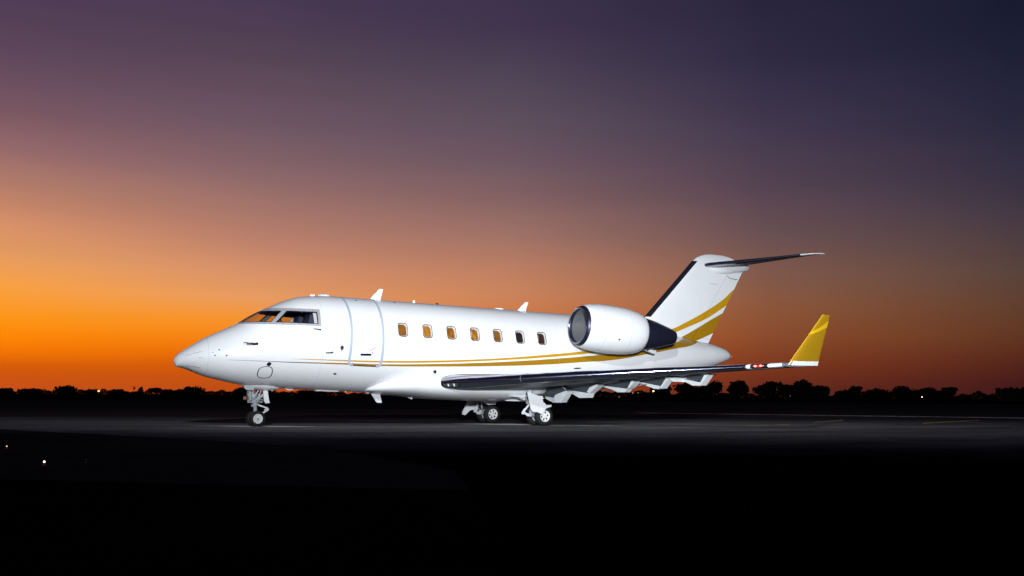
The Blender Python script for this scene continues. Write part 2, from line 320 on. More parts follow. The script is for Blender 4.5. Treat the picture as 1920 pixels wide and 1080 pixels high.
def pchip(x, y):
    x = np.asarray(x, float); y = np.asarray(y, float); h = np.diff(x); dl = np.diff(y)/h
    m = np.zeros_like(y)
    for i in range(1, len(x)-1):
        if dl[i-1]*dl[i] > 0:
            w1 = 2*h[i]+h[i-1]; w2 = h[i]+2*h[i-1]; m[i] = (w1+w2)/(w1/dl[i-1]+w2/dl[i])
    m[0] = dl[0]; m[-1] = dl[-1]
    def f(q):
        q = np.clip(np.asarray(q, float), x[0], x[-1]); k = np.clip(np.searchsorted(x, q, side='right')-1, 0, len(x)-2)
        t = (q-x[k])/h[k]
        return y[k]*(1+2*t)*(1-t)**2+h[k]*m[k]*t*(1-t)**2+y[k+1]*t*t*(3-2*t)+h[k]*m[k+1]*t*t*(t-1)
    return f
fT, fB, fW = pchip(FX, FT), pchip(FX, FB), pchip(FX, FW)
def S0(x, th):      # th from the top, positive towards port (-y)
    t, b_, w = fT(x), fB(x), fW(x); c, h = (t+b_)/2, (t-b_)/2
    return np.stack([np.asarray(x, float)+0*th, -w*np.sin(th), c+h*np.cos(th)], -1)
def S(x, th, off=0.):
    x = np.asarray(x, float); th = np.asarray(th, float); x, th = np.broadcast_arrays(x, th)
    P = S0(x, th)
    if np.any(np.asarray(off) != 0):
        e = 2e-3
        dx = S0(np.minimum(x+e, 18.95), th)-S0(np.maximum(x-e, 0), th); dth = S0(x, th+e)-S0(x, th-e)
        nn = np.cross(dx, dth); nn /= np.linalg.norm(nn, axis=-1, keepdims=True)+1e-12
        ref = np.stack([0*x, -np.sin(th), np.cos(th)], -1)
        s_ = np.sign(np.sum(nn*ref, -1, keepdims=True)); s_[s_ == 0] = 1
        P = P + nn*s_*np.asarray(off)[..., None] if np.ndim(off) else P + nn*s_*off
    return P
def th_of(x, z):
    t, b_ = fT(x), fB(x); c, h = (t+b_)/2, (t-b_)/2
    return np.arccos(np.clip((np.asarray(z)-c)/h, -1, 1))
WINX = [5.951+.7562*k for k in range(7)]; WTH = R(71.3)
def gridfaces(nr, nc, wrap):
    i, j = np.meshgrid(np.arange(nr-1), np.arange(nc if wrap else nc-1), indexing='ij'); j2 = (j+1) % nc
    return np.stack([i*nc+j, i*nc+j2, (i+1)*nc+j2, (i+1)*nc+j], -1).reshape(-1, 4)
def fast_mesh(name, V, F, m, parent, smooth=True):
    me = bpy.data.meshes.new(name); me.vertices.add(len(V)); me.vertices.foreach_set('co', np.asarray(V, np.float32).ravel())
    k = F.shape[1]; me.loops.add(F.size); me.loops.foreach_set('vertex_index', F.astype(np.int32).ravel())
    me.polygons.add(len(F)); me.polygons.foreach_set('loop_start', np.arange(0, F.size, k, dtype=np.int32)); me.polygons.foreach_set('loop_total', np.full(len(F), k, np.int32))
    me.polygons.foreach_set('use_smooth', np.full(len(F), smooth)); me.materials.append(m); me.update(calc_edges=True); me.validate()
    o = bpy.data.objects.new(name, me); col.objects.link(o); o.parent = parent
    return o
gx = np.unique(np.round(np.concatenate([[0, .004, .012, .025, .045], np.arange(.07, .5, .02), np.arange(.5, 1.4, .03), np.arange(1.4, 3.72, .0125), np.arange(3.72, 5.7, .04), np.arange(5.7, 10.75, .015), np.arange(10.75, 18.6, .06), np.arange(18.6, 18.951, .02)]), 5))
fine = np.arange(-84, 84.01, .62); coarse = np.linspace(84, 276, 97)[1:-1]
gth = R(1)*np.concatenate([fine, coarse])
def hole_mask(fx, fth, fz, grow=0.):
    ck = (fz > 2.60-grow) & (fz < 3.0+grow) & (fx < 3.54+grow) & (fx > 1.2) & (np.abs(fth) < R(90))
    m_ = ck.copy()
    for wx in WINX:
        dx = np.abs(fx-wx); ds = np.abs(np.abs(fth)-WTH)*1.345
        hx, hs, rr = .126+grow, .186+grow, .086
        qx, qs = np.maximum(dx-(hx-rr), 0), np.maximum(ds-(hs-rr), 0)
        m_ |= (qx*qx+qs*qs < rr*rr) & (dx < hx) & (ds < hs)
    return m_
GX, GT = np.meshgrid(gx, gth, indexing='ij')
V = S(GX, GT).reshape(-1, 3); F = gridfaces(len(gx), len(gth), True)
fc = V[F].mean(1); fxx = GX.reshape(-1)[F].mean(1); ftt = GT.reshape(-1)[F]; ftm = np.where(ftt.max(1)-ftt.min(1) > 3, 3.14, ftt.mean(1)); ftm = np.where(ftm > math.pi, ftm-2*math.pi, ftm)
keep = ~hole_mask(fxx, ftm, fc[:, 2])
fus = fast_mesh('fuselage', V, F[keep][:, ::-1], M['livery'], jet)
# dark inner lining of the flight deck, 5 cm inside the skin, with the same openings
lx = gx[(gx > 1.2) & (gx < 4.0)]; LX, LTH = np.meshgrid(lx, gth, indexing='ij')
V2 = S(LX, LTH, -.05).reshape(-1, 3); F2 = gridfaces(len(lx), len(gth), True)
c2 = S(LX, LTH).reshape(-1, 3)[F2].mean(1); t2 = LTH.reshape(-1)[F2]; t2m = np.where(t2.max(1)-t2.min(1) > 3, 3.14, t2.mean(1)); t2m = np.where(t2m > math.pi, t2m-2*math.pi, t2m)
k2 = ~hole_mask(LX.reshape(-1)[F2].mean(1), t2m, c2[:, 2], .012)
fast_mesh('flight_deck_lining', V2, F2[k2], M['cabin'], jet)
# bulkhead behind the pilots, instrument panel, seats
mb = MB(); ring = [Vector(p) for p in S(np.full(48, 3.98), np.linspace(0, 2*math.pi, 49)[:-1], -.055)]
mb.prism(ring, (.03, 0, 0)); mb.build('cockpit_bulkhead', M['cabin'], jet, False)
mb = MB()
mb.prism([(1.75, -.45, 2.2), (2.32, -.45, 2.2), (2.42, -.45, 2.54), (2.28, -.45, 2.62), (1.98, -.45, 2.58)], (0, .9, 0)); mb.build('instrument_panel', M['cabin'], jet, False)
for s in (-1, 1):
    mb = MB(); y = s*.52
    mb.box((3.15, y, 2.05), (.5, .5, .14)); mb.box((3.40, y, 2.5), (.13, .48, .85), Matrix.Rotation(R(10), 3, 'Y')); mb.box((3.47, y, 2.9), (.1, .26, .2))
    st = mb.build('pilot_seat', M['seat'], jet, False)
    mb = MB(); mb.path([(2.62, y+.14, 2.72), (2.72, y, 2.5), (2.75, y, 2.1), (2.72, y, 2.5), (2.62, y-.14, 2.72)], .02)
    mb.build('control_yoke', M['seat'], st)
# windscreen: frame bars and panes conform to the skin between two levels
def ws_point(t, z, side, off, xe=3.585, y0=.0):
    # t in 0..1 runs along the level line z from the centreline to the rear edge
    lo, hi = 1.0, 3.6
    x0 = np.interp(z, [fT(q) for q in np.linspace(1.2, 3.6, 120)], np.linspace(1.2, 3.6, 120))
    x = x0 + (xe-x0)*np.asarray(t)**2
    return x
def ws_patch(mb, x_a, x_b, za, zb, side, off0, off1, nx=14, nz=6, mi=0, single=False):
    # solid patch between curves x_a(z), x_b(z) and levels za..zb
    zs = np.linspace(za, zb, nz); layers = []
    for off in (off0, off1):
        rows = []
        for z in zs:
            xa, xb = x_a(z), x_b(z)
            s_ = np.linspace(0, 1, nx); xs = xa+(xb-xa)*(s_**1.8 if xa < 2.4 and xb-xa > .2 else s_)
            th = th_of(xs, np.full(nx, z)); P = S(xs, th, off); P[:, 1] *= (1 if side < 0 else -1)
            rows.append(P)
        layers.append(np.array(rows))
    n = nx*nz; V = [Vector(p) for p in np.concatenate([l.reshape(-1, 3) for l in layers])]
    idx = lambda l, i, j: l*n+i*nx+j
    F = []
    for i in range(nz-1):
        for j in range(nx-1):
            F.append((idx(1, i, j), idx(1, i, j+1), idx(1, i+1, j+1), idx(1, i+1, j)))
            if not single: F.append((idx(0, i, j), idx(0, i+1, j), idx(0, i+1, j+1), idx(0, i, j+1)))
    if single:
        mb.add(V[n:], [tuple(q-n for q in f) for f in F], mi); return
    for i in range(nz-1):
        for j in (0, nx-1): F.append((idx(0, i, j), idx(1, i, j), idx(1, i+1, j), idx(0, i+1, j)))
    for j in range(nx-1):
        for i in (0, nz-1): F.append((idx(0, i, j), idx(0, i, j+1), idx(1, i, j+1), idx(1, i, j)))
    mb.add(V, F, mi)
_tz = np.linspace(1.2, 3.6, 200); _tt = fT(_tz)
def x_top(z, y=0.0):    # x on the nose line at level z where the half breadth is y
    if y == 0: return float(np.interp(z, _tt, _tz))+.002
    lo = float(np.interp(z, _tt, _tz)); xs = np.linspace(lo, 3.6, 400); th = th_of(xs, np.full(400, z)); yy = fW(xs)*np.sin(th)
    return float(np.interp(y, yy, xs))
ZA, ZB, ZO0, ZO1 = 2.622, 2.972, 2.565, 3.045
pil0 = lambda z: 2.306+(z-2.622)*(2.633-2.306)/.35
pil1 = lambda z: 2.415+(z-2.622)*(2.745-2.415)/.35
XE0 = lambda z: 3.512; XE1 = lambda z: 3.588
for side in (-1, 1):
    mb = MB()
    ws_patch(mb, lambda z: x_top(z), lambda z: 3.588, ZB, ZO1, side, -.035, .006, 40, 4)
    ws_patch(mb, lambda z: x_top(z), lambda z: 3.588, ZO0, ZA, side, -.035, .006, 40, 4)
    ws_patch(mb, pil0, pil1, ZA, ZB, side, -.035, .005, 5, 10)
    ws_patch(mb, XE0, XE1, ZA, ZB, side, -.035, .005, 4, 8)
    fr = mb.build('windscreen_frame', M['frame'], jet, True, 35)
    mb = MB(); ws_patch(mb, lambda z: x_top(z), lambda z: x_top(z, .035), ZA, ZB, side, -.035, .005, 4, 10); mb.build('centre_post', M['boot'], fr, True, 35)
    # dark inner sealing edge of the panes
    mb = MB(); e = .022
    P0, P1 = lambda z: x_top(z, .035), pil0
    for xa, xb in ((P0, P1), (pil1, XE0)):
        ws_patch(mb, xa, xb, ZB-e, ZB, side, -.03, -.002, 20, 2); ws_patch(mb, xa, xb, ZA, ZA+e, side, -.03, -.002, 20, 2)
    ws_patch(mb, lambda z: pil1(z), lambda z: pil1(z)+e*1.6, ZA+e, ZB-e, side, -.03, -.002, 3, 6)
    ws_patch(mb, lambda z: 3.512-e*1.2, XE0, ZA+e, ZB-e, side, -.03, -.002, 3, 6)
    ws_patch(mb, lambda z: pil0(z)-e, pil0, ZA+e, ZB-e, side, -.03, -.002, 3, 6)
    mb.build('pane_seal', M['black'], fr, True, 35)
    mb = MB(); ws_patch(mb, lambda z: 3.40, lambda z: 3.512-e*1.2, ZA+e, ZB-e, side, -.034, -.026, 3, 6); mb.build('sliding_pane_edge', M['rim'], fr, True, 35)
    mb = MB(); ws_patch(mb, P0, P1, ZA+e, ZB-e, side, -.02, -.014, 20, 10, single=True); mb.build('windscreen_pane', M['glass'], fr)
    mb = MB(); ws_patch(mb, pil1, XE0, ZA+e, ZB-e, side, -.02, -.014, 14, 8, single=True); mb.build('side_pane', M['glass'], fr)

# ---- helpers that lay thin solid pieces on the skin
def rrect(hx, hs, rr, n=6):
    P = []
    for cx_, cs_, a0 in ((hx-rr, hs-rr, 0), (-(hx-rr), hs-rr, 90), (-(hx-rr), -(hs-rr), 180), (hx-rr, -(hs-rr), 270)):
        for k in range(n+1):
            an = R(a0+90*k/n); P.append((cx_+rr*math.cos(an), cs_+rr*math.sin(an)))
    return P
def skin_loop(poly, x0, th0, off, side=-1, Rad=1.345):   # poly (dx, ds): ds upwards
    xs = np.array([x0+p[0] for p in poly]); th = np.array([th0-p[1]/Rad for p in poly])
    P = S(xs, th, off); P[:, 1] *= (1 if side < 0 else -1)
    return [Vector(p) for p in P]
def ring_band(mb, loops, mi=0):   # successive closed loops joined by quads
    n = len(loops[0])
    V = [p for l in loops for p in l]; F = [(k*n+i, k*n+(i+1) % n, (k+1)*n+(i+1) % n, (k+1)*n+i) for k in range(len(loops)-1) for i in range(n)]
    mb.add(V, F, mi)
def strip_on_skin(mb, pts, w, off=.006, closed=False, base=-.01, side=-1, mi=0):   # pts (x, th) polyline; solid strip of width w
    pts = [np.array(p, float) for p in pts]; n = len(pts); Lf, Rt = [], []
    for i in range(n):
        p0 = pts[(i-1) % n] if (closed or i > 0) else pts[i]; p1 = pts[(i+1) % n] if (closed or i < n-1) else pts[i]
        d = np.array([p1[0]-p0[0], (p1[1]-p0[1])*1.3]); d /= np.linalg.norm(d)+1e-9; nn = np.array([-d[1], d[0]/1.3])
        wi = w[i] if isinstance(w, list) else w
        Lf.append(pts[i]+nn*wi/2); Rt.append(pts[i]-nn*wi/2)
    def sp(l, o):
        P = S(np.array([p[0] for p in l]), np.array([p[1] for p in l]), o); P[:, 1] *= (1 if side < 0 else -1); return [Vector(p) for p in P]
    rows = [sp(Lf, base), sp(Lf, off), sp(Rt, off), sp(Rt, base)]
    V = [p for rw in rows for p in rw]; F = []
    for k in range(4):
        k2 = (k+1) % 4
        for i in range(n if closed else n-1): F.append((k*n+i, k*n+(i+1) % n, k2*n+(i+1) % n, k2*n+i))
    if not closed: F += [(0, n, 2*n, 3*n), (n-1, 4*n-1, 3*n-1, 2*n-1)]
    mb.add(V, F, mi)
def zth(x, z): return float(th_of(np.array([x]), np.array([z]))[0])
def XZ(*l): return [(x, zth(x, z)) for x, z in l]

# ---- cabin windows
SH = [shade('lit_window_shade', c1, c2, st, sc, k) for k, (c1, c2, st, sc) in enumerate([
 ((.26, .085, .006), (.40, .16, .012), .75, 3.2), ((.38, .15, .010), (.60, .27, .02), .75, 3.6), ((.22, .07, .006), (.62, .27, .02), .8, 4.4),
 ((.30, .10, .006), (.70, .33, .04), .8, 4.2), ((.24, .09, .008), (.36, .15, .012), .75, 3.4), ((.006, .004, .008), (.012, .008, .012), .5, 3), ((.02, .008, .006), (.055, .022, .008), .7, 3.5)])]
for side in (-1, 1):
    for k, wx in enumerate(WINX):
        o1, o2, o3 = rrect(.150, .212, .10), rrect(.130, .190, .088), rrect(.122, .182, .082)
        mb = MB()
        ring_band(mb, [skin_loop(o1, wx, WTH, -.004, side), skin_loop(o1, wx, WTH, .005, side), skin_loop(o2, wx, WTH, .006, side), skin_loop(o2, wx, WTH, -.012, side)])
        fr = mb.build('cabin_window', M['dark'], jet, True, 35, recalc=False)
        mb = MB(); ring_band(mb, [skin_loop(o2, wx, WTH, -.006, side), skin_loop(o3, wx, WTH, -.010, side), skin_loop(rrect(.117, .177, .078), wx, WTH, -.062, side)]); mb.build('window_reveal', M['rim'], fr, True, 35, recalc=False)
        mb = MB(); lp = skin_loop(rrect(.119, .179, .079), wx, WTH, -.058, side); mb.add(lp, [tuple(range(len(lp)))]); mb.build('window_shade', SH[k], fr, False, None)
        mb = MB(); lp = skin_loop(o3, wx, WTH, -.014, side); mb.add(lp, [tuple(range(len(lp)))]); mb.build('window_pane', M['cabinglass'], fr, False, None)

# ---- entrance door
mb = MB()
dx = np.linspace(4.452, 5.300, 10); dth = np.linspace(R(9), R(116.2), 60)
DX, DT = np.meshgrid(dx, dth, indexing='ij')
Vo, Vi = S(DX, DT, .004).reshape(-1, 3), S(DX, DT, -.012).reshape(-1, 3)
Fo = gridfaces(10, 60, False); nv = len(Vo)
per = [i*60 for i in range(10)] + [9*60+j for j in range(1, 60)] + [i*60+59 for i in range(8, -1, -1)] + [j for j in range(58, 0, -1)]
mb.add([Vector(p) for p in np.concatenate([Vo, Vi])], [tuple(f) for f in Fo] + [tuple(i+nv for i in f[::-1]) for f in Fo] + [(per[i], per[(i+1) % len(per)], per[(i+1) % len(per)]+nv, per[i]+nv) for i in range(len(per))])
door = mb.build('cabin_door', M['livery'], jet, True, 30)
mb = MB()
lf = [(4.405+.022*math.sin((t-20)/98*math.pi), R(t)) for t in np.linspace(8, 112, 40)] + [(4.412, R(113.6)), (4.424, R(115)), (4.442, R(116.3)), (4.465, R(117.2)), (4.495, R(117.8)), (4.54, R(118))]
rtl = [(5.348, R(t)) for t in np.linspace(8, 112, 40)] + [(5.342, R(113.6)), (5.33, R(115)), (5.312, R(116.3)), (5.289, R(117.2)), (5.259, R(117.8)), (5.214, R(118))]
strip_on_skin(mb, lf, .066, .010, base=-.006); strip_on_skin(mb, rtl, .066, .010, base=-.006)
mb.build('door_seal', M['seal'], door, True, 35)
mb = MB(); strip_on_skin(mb, [(4.50, R(118)), (4.7, R(118.05)), (5.05, R(118.05)), (5.25, R(118))], .028, .008, base=-.006); mb.build('door_sill', M['dark'], door, True, 35)
mb = MB(); strip_on_skin(mb, XZ((4.71, 1.853), (4.76, 1.855), (4.86, 1.858), (4.97, 1.862), (5.02, 1.863)), .055, .009); mb.build('door_handle', M['black'], door, True, 35)
mb = MB(); strip_on_skin(mb, XZ((4.97, 1.965), (5.12, 2.075)), .016, .0065); strip_on_skin(mb, XZ((5.03, 1.95), (5.075, 1.885)), .02, .0065); mb.build('door_warning_mark', M['red'], door, True, 35)

# ---- small fittings on the skin
def dot(name, x, z, rx, rz=None, m='black', off=.007, parent=fus, dth=None):
    mb = MB(); rz = rz or rx; th = zth(x, z) if dth is None else dth
    poly = [(rx*math.cos(t), rz*math.sin(t)) for t in np.linspace(0, 2*math.pi, 15)[:-1]]
    a_, b_ = skin_loop(poly, x, th, -.004, -1, max(.5, float(fW(x)))), skin_loop(poly, x, th, off, -1, max(.5, float(fW(x))))
    ring_band(mb, [a_, b_]); mb.add(b_, [tuple(range(len(b_)))])
    return mb.build(name, M[m], parent, True, 35)
for x, z, rr in ((1.024, 1.827, .019), (.926, 1.677, .019), (1.206, 1.686, .022), (.873, 1.751, .011)): dot('static_port', x, z, rr)
dot('static_port', 4.167, 2.014, .048, .062, 'dark'); dot('static_port', 4.16, 1.935, .012); dot('vent', 2.28, 1.50, .058, .055); dot('vent', 4.108, 1.307, .045, .03)
dot('vent', 4.777, 3.403, .04, .025); dot('vent', 5.974, 3.441, .04, .02); dot('vent', 11.79, 1.762, .135, .022)
def probe(x, z, ln, drop=0.0, rr=.012, stand=.06, mm='dark', name='pitot_probe'):
    th = zth(x+ln, z); mb = MB(); b0 = Vector(S(np.array([x+ln]), np.array([th]), -.01)[0]); b1 = Vector(S(np.array([x+ln*.82]), np.array([th]), stand)[0]); tip = b1+Vector((-ln*.95, -.0, drop))
    mb.tube(b0, b1, rr*1.9, rr*1.3, 8); mb.tube(b1, tip, rr*1.2, rr*.7, 8); return mb.build(name, M[mm], fus, True, 40)
probe(1.62, 2.035, .33, .01, .014); probe(1.70, 2.005, .24, .0, .013); probe(3.38, 2.47, .18, .015, .013, .04, name='angle_vane'); probe(3.74, 1.88, .18, -.01, .012, .05, name='angle_vane')
mb = MB(); strip_on_skin(mb, XZ((.226, 1.636), (.36, 1.69), (.5, 1.737), (.625, 1.772)), .013, .006); mb.build('lightning_strip', M['boot'], fus)
mb = MB(); strip_on_skin(mb, XZ((.274, 1.403), (.4, 1.383), (.624, 1.343)), .013, .006); mb.build('lightning_strip', M['boot'], fus)
mb = MB(); strip_on_skin(mb, XZ((.575, 1.606), (.66, 1.606)), .014, .006); strip_on_skin(mb, XZ((.56, 1.606), (.585, 1.606)), .035, .006); mb.build('nose_latch', M['dark'], fus)
mb = MB(); pl = [(.185*math.copysign(abs(math.cos(t))**.75, math.cos(t)), .195*math.copysign(abs(math.sin(t))**.75, math.sin(t))) for t in np.linspace(0, 2*math.pi, 41)[:-1]]
hp = []
for ddx, dds in pl:
    hp.append((2.225+ddx+.06*-dds, R(130.5)-dds/1.02))
strip_on_skin(mb, hp, .022, .004, True); mb.build('access_hatch', M['boot'], fus)
mb = MB(); nb = [(x, R(t)) for x, t in ((.03, 150), (.12, 157), (.25, 163), (.4, 167), (.52, 170))]
strip_on_skin(mb, [(x, R(168)) for x in (.045, .1, .2, .3, .40, .46)], [.5, 1.0, 1.1, .9, .6, .3], .004, base=-.003); mb.build('nose_black_patch', M['black'], fus)  # black patch under the front of the nose
# radome joint and skin lap joints, hairline
for jx, jw, ja in ((.78, .006, 175), (3.66, .005, 175), (11.1, .005, 140)):
    mb = MB(); strip_on_skin(mb, [(jx, R(t)) for t in np.linspace(-ja, ja, 90)], jw, .001); mb.build('skin_joint', M['seal'], fus)
# blade antennas above and below
def fin_blade(name, pts, th_=.03, m='white', parent=fus):
    mb = MB(); n = len(pts)
    mb.prism([(x, -th_/2, z) for x, z in pts], (0, th_, 0)); return mb.build(name, M[m], parent, False)
fin_blade('blade_antenna', [(5.36, 3.50), (5.72, 3.50), (5.80, 3.862), (5.69, 3.862)]); fin_blade('blade_antenna', [(10.28, 3.50), (10.6, 3.50), (10.70, 3.825), (10.59, 3.82)])
fin_blade('blade_antenna', [(6.74, 3.51), (6.83, 3.51), (6.82, 3.615), (6.77, 3.605)], .02)
mb = MB(); mb.box((9.66, 0, 3.535), (.24, .14, .05)); mb.build('flat_antenna', M['white'], fus, True, 20)
mb = MB()
for k in range(6):
    pass
mb.lathe([(0, .20), (.03, .19), (.055, .14), (.07, .06), (.073, .001)], (4.02, 0, 3.515), (0, 0, 1), 24); mb.build('dome_antenna', M['white'], fus, True, 60)
mb = MB(); mb.box((3.66, -.02, 3.505), (.13, .1, .06)); mb.build('flat_antenna', M['white'], fus, True, 20)
mb = MB(); mb.lathe([(0, .05), (.03, .045), (.05, .02), (.055, .001)], (7.55, 0, 3.525), (0, 0, 1), 16); mb.build('beacon_lamp', M['dark'], fus, True, 60)
mb = MB(); mb.box((4.2, -.06, .846), (.66, .2, .025)); mb.build('flat_antenna', M['white'], fus, True, 20)
fin_blade('blade_antenna', [(5.44, .96), (5.80, .93), (5.90, .557), (5.745, .553)], .035)
mb = MB(); mb.prism([(5.40, -.07, .87), (5.82, -.03, .9), (5.82, .03, .9), (5.40, .07, .87)], (0, 0, -.06)); mb.build('antenna_base', M['white'], fus, False)
mb = MB(); mb.path([(3.0, -.1, .9), (3.08, -.1, .84), (3.22, -.1, .855)], .018); mb.build('drain_mast', M['white'], fus)

# ---- wing-body fairing
mb = MB(); rings = []
for x, w, zb_, zt_ in ((5.25, .55, .86, 1.0), (5.5, .86, .82, 1.16), (5.9, 1.10, .79, 1.34), (6.4, 1.27, .765, 1.48), (7.0, 1.38, .71, 1.56), (7.8, 1.43, .685, 1.58), (8.7, 1.44, .69, 1.58), (9.5, 1.43, .70, 1.56), (10.4, 1.38, .80, 1.48), (11.0, 1.30, .93, 1.42), (11.6, 1.2, 1.08, 1.38), (12.3, 1.0, 1.18, 1.36), (12.8, .5, 1.24, 1.32)):
    rg = []
    c_, h_ = (zb_+zt_)/2, (zt_-zb_)/2
    for k in range(56):
        t = 2*math.pi*k/56; q = 2/2.7; cs, sn = math.cos(t), math.sin(t)
        rg.append((x, w*math.copysign(abs(sn)**q, sn), c_-h_*math.copysign(abs(cs)**q, cs)))
    rings.append(rg)
mb.loft(rings); fair = mb.build('belly_fairing', M['white'], jet, True, 60)
mb = MB(); strip_on_skin(mb, XZ((5.40, 1.04), (5.42, 1.10), (5.50, 1.20), (5.77, 1.325), (6.14, 1.428), (6.73, 1.54)), .016, .006); mb.build('fairing_edge', M['white'], fair)
mb = MB(); mb.lathe([(0, .048), (.02, .046), (.03, .02), (.031, .001)], (7.0, -1.22, 1.47), (0, -1, .15), 16); mb.build('vent', M['black'], fair)
fin_blade('blade_antenna', [(6.5, .80), (6.9, .76), (6.83, .675), (6.78, .70)], .03, parent=fair)

# ---- wings
def yt(x, t):
    if x < .3: return .5*t*(1-(1-max(x, 0)/.3)**3)**.37
    return 5*t*(.2969*math.sqrt(max(x, 0))-.126*x-.3516*x*x+.2843*x**3-.1036*x**4)
NA = 40
def foil(le, chord, t, camber=.01, f0=1.0, off=0., inc=0.):   # ring in x-z plane around a section, upper then lower
    P = []
    ks = [0.5*(1-math.cos(math.pi*i/NA))*f0 for i in range(NA+1)]
    up_ = [(x, yt(x, t)+camber*4*x*(1-x)) for x in ks]; lo_ = [(x, -yt(x, t)+camber*4*x*(1-x)) for x in ks]
    ring = up_[::-1] + lo_[1:]
    for x, z in ring:
        xx, zz = x*chord, z*chord
        if off: # push outwards from the chord line
            d = math.hypot((x-.08)*chord, zz)+1e-9; xx += off*((x-.08)*chord)/d if x < .08 else 0; zz += off*(1 if z >= 0 else -1)*min(1, abs(zz)/(.02*chord)+.2)
        P.append((le[0]+xx*math.cos(inc)+zz*math.sin(inc), le[1], le[2]-xx*math.sin(inc)+zz*math.cos(inc)))
    return P
WST = [(1.0, 6.88, 4.75, .108, 1.15), (1.4, 7.13, 4.45, .108, 1.165), (2.4, 7.78, 3.72, .10, 1.215), (3.4, 8.40, 3.05, .105, 1.285), (4.6, 9.18, 2.55, .105, 1.375), (6.2, 10.22, 2.08, .105, 1.485), (7.8, 11.27, 1.58, .10, 1.585), (9.0, 12.05, 1.2, .10, 1.66), (9.55, 12.41, 1.0, .10, 1.70)]
def wst(y):
    ys = [w[0] for w in WST]; return [float(np.interp(y, ys, [w[i] for w in WST])) for i in range(1, 5)]
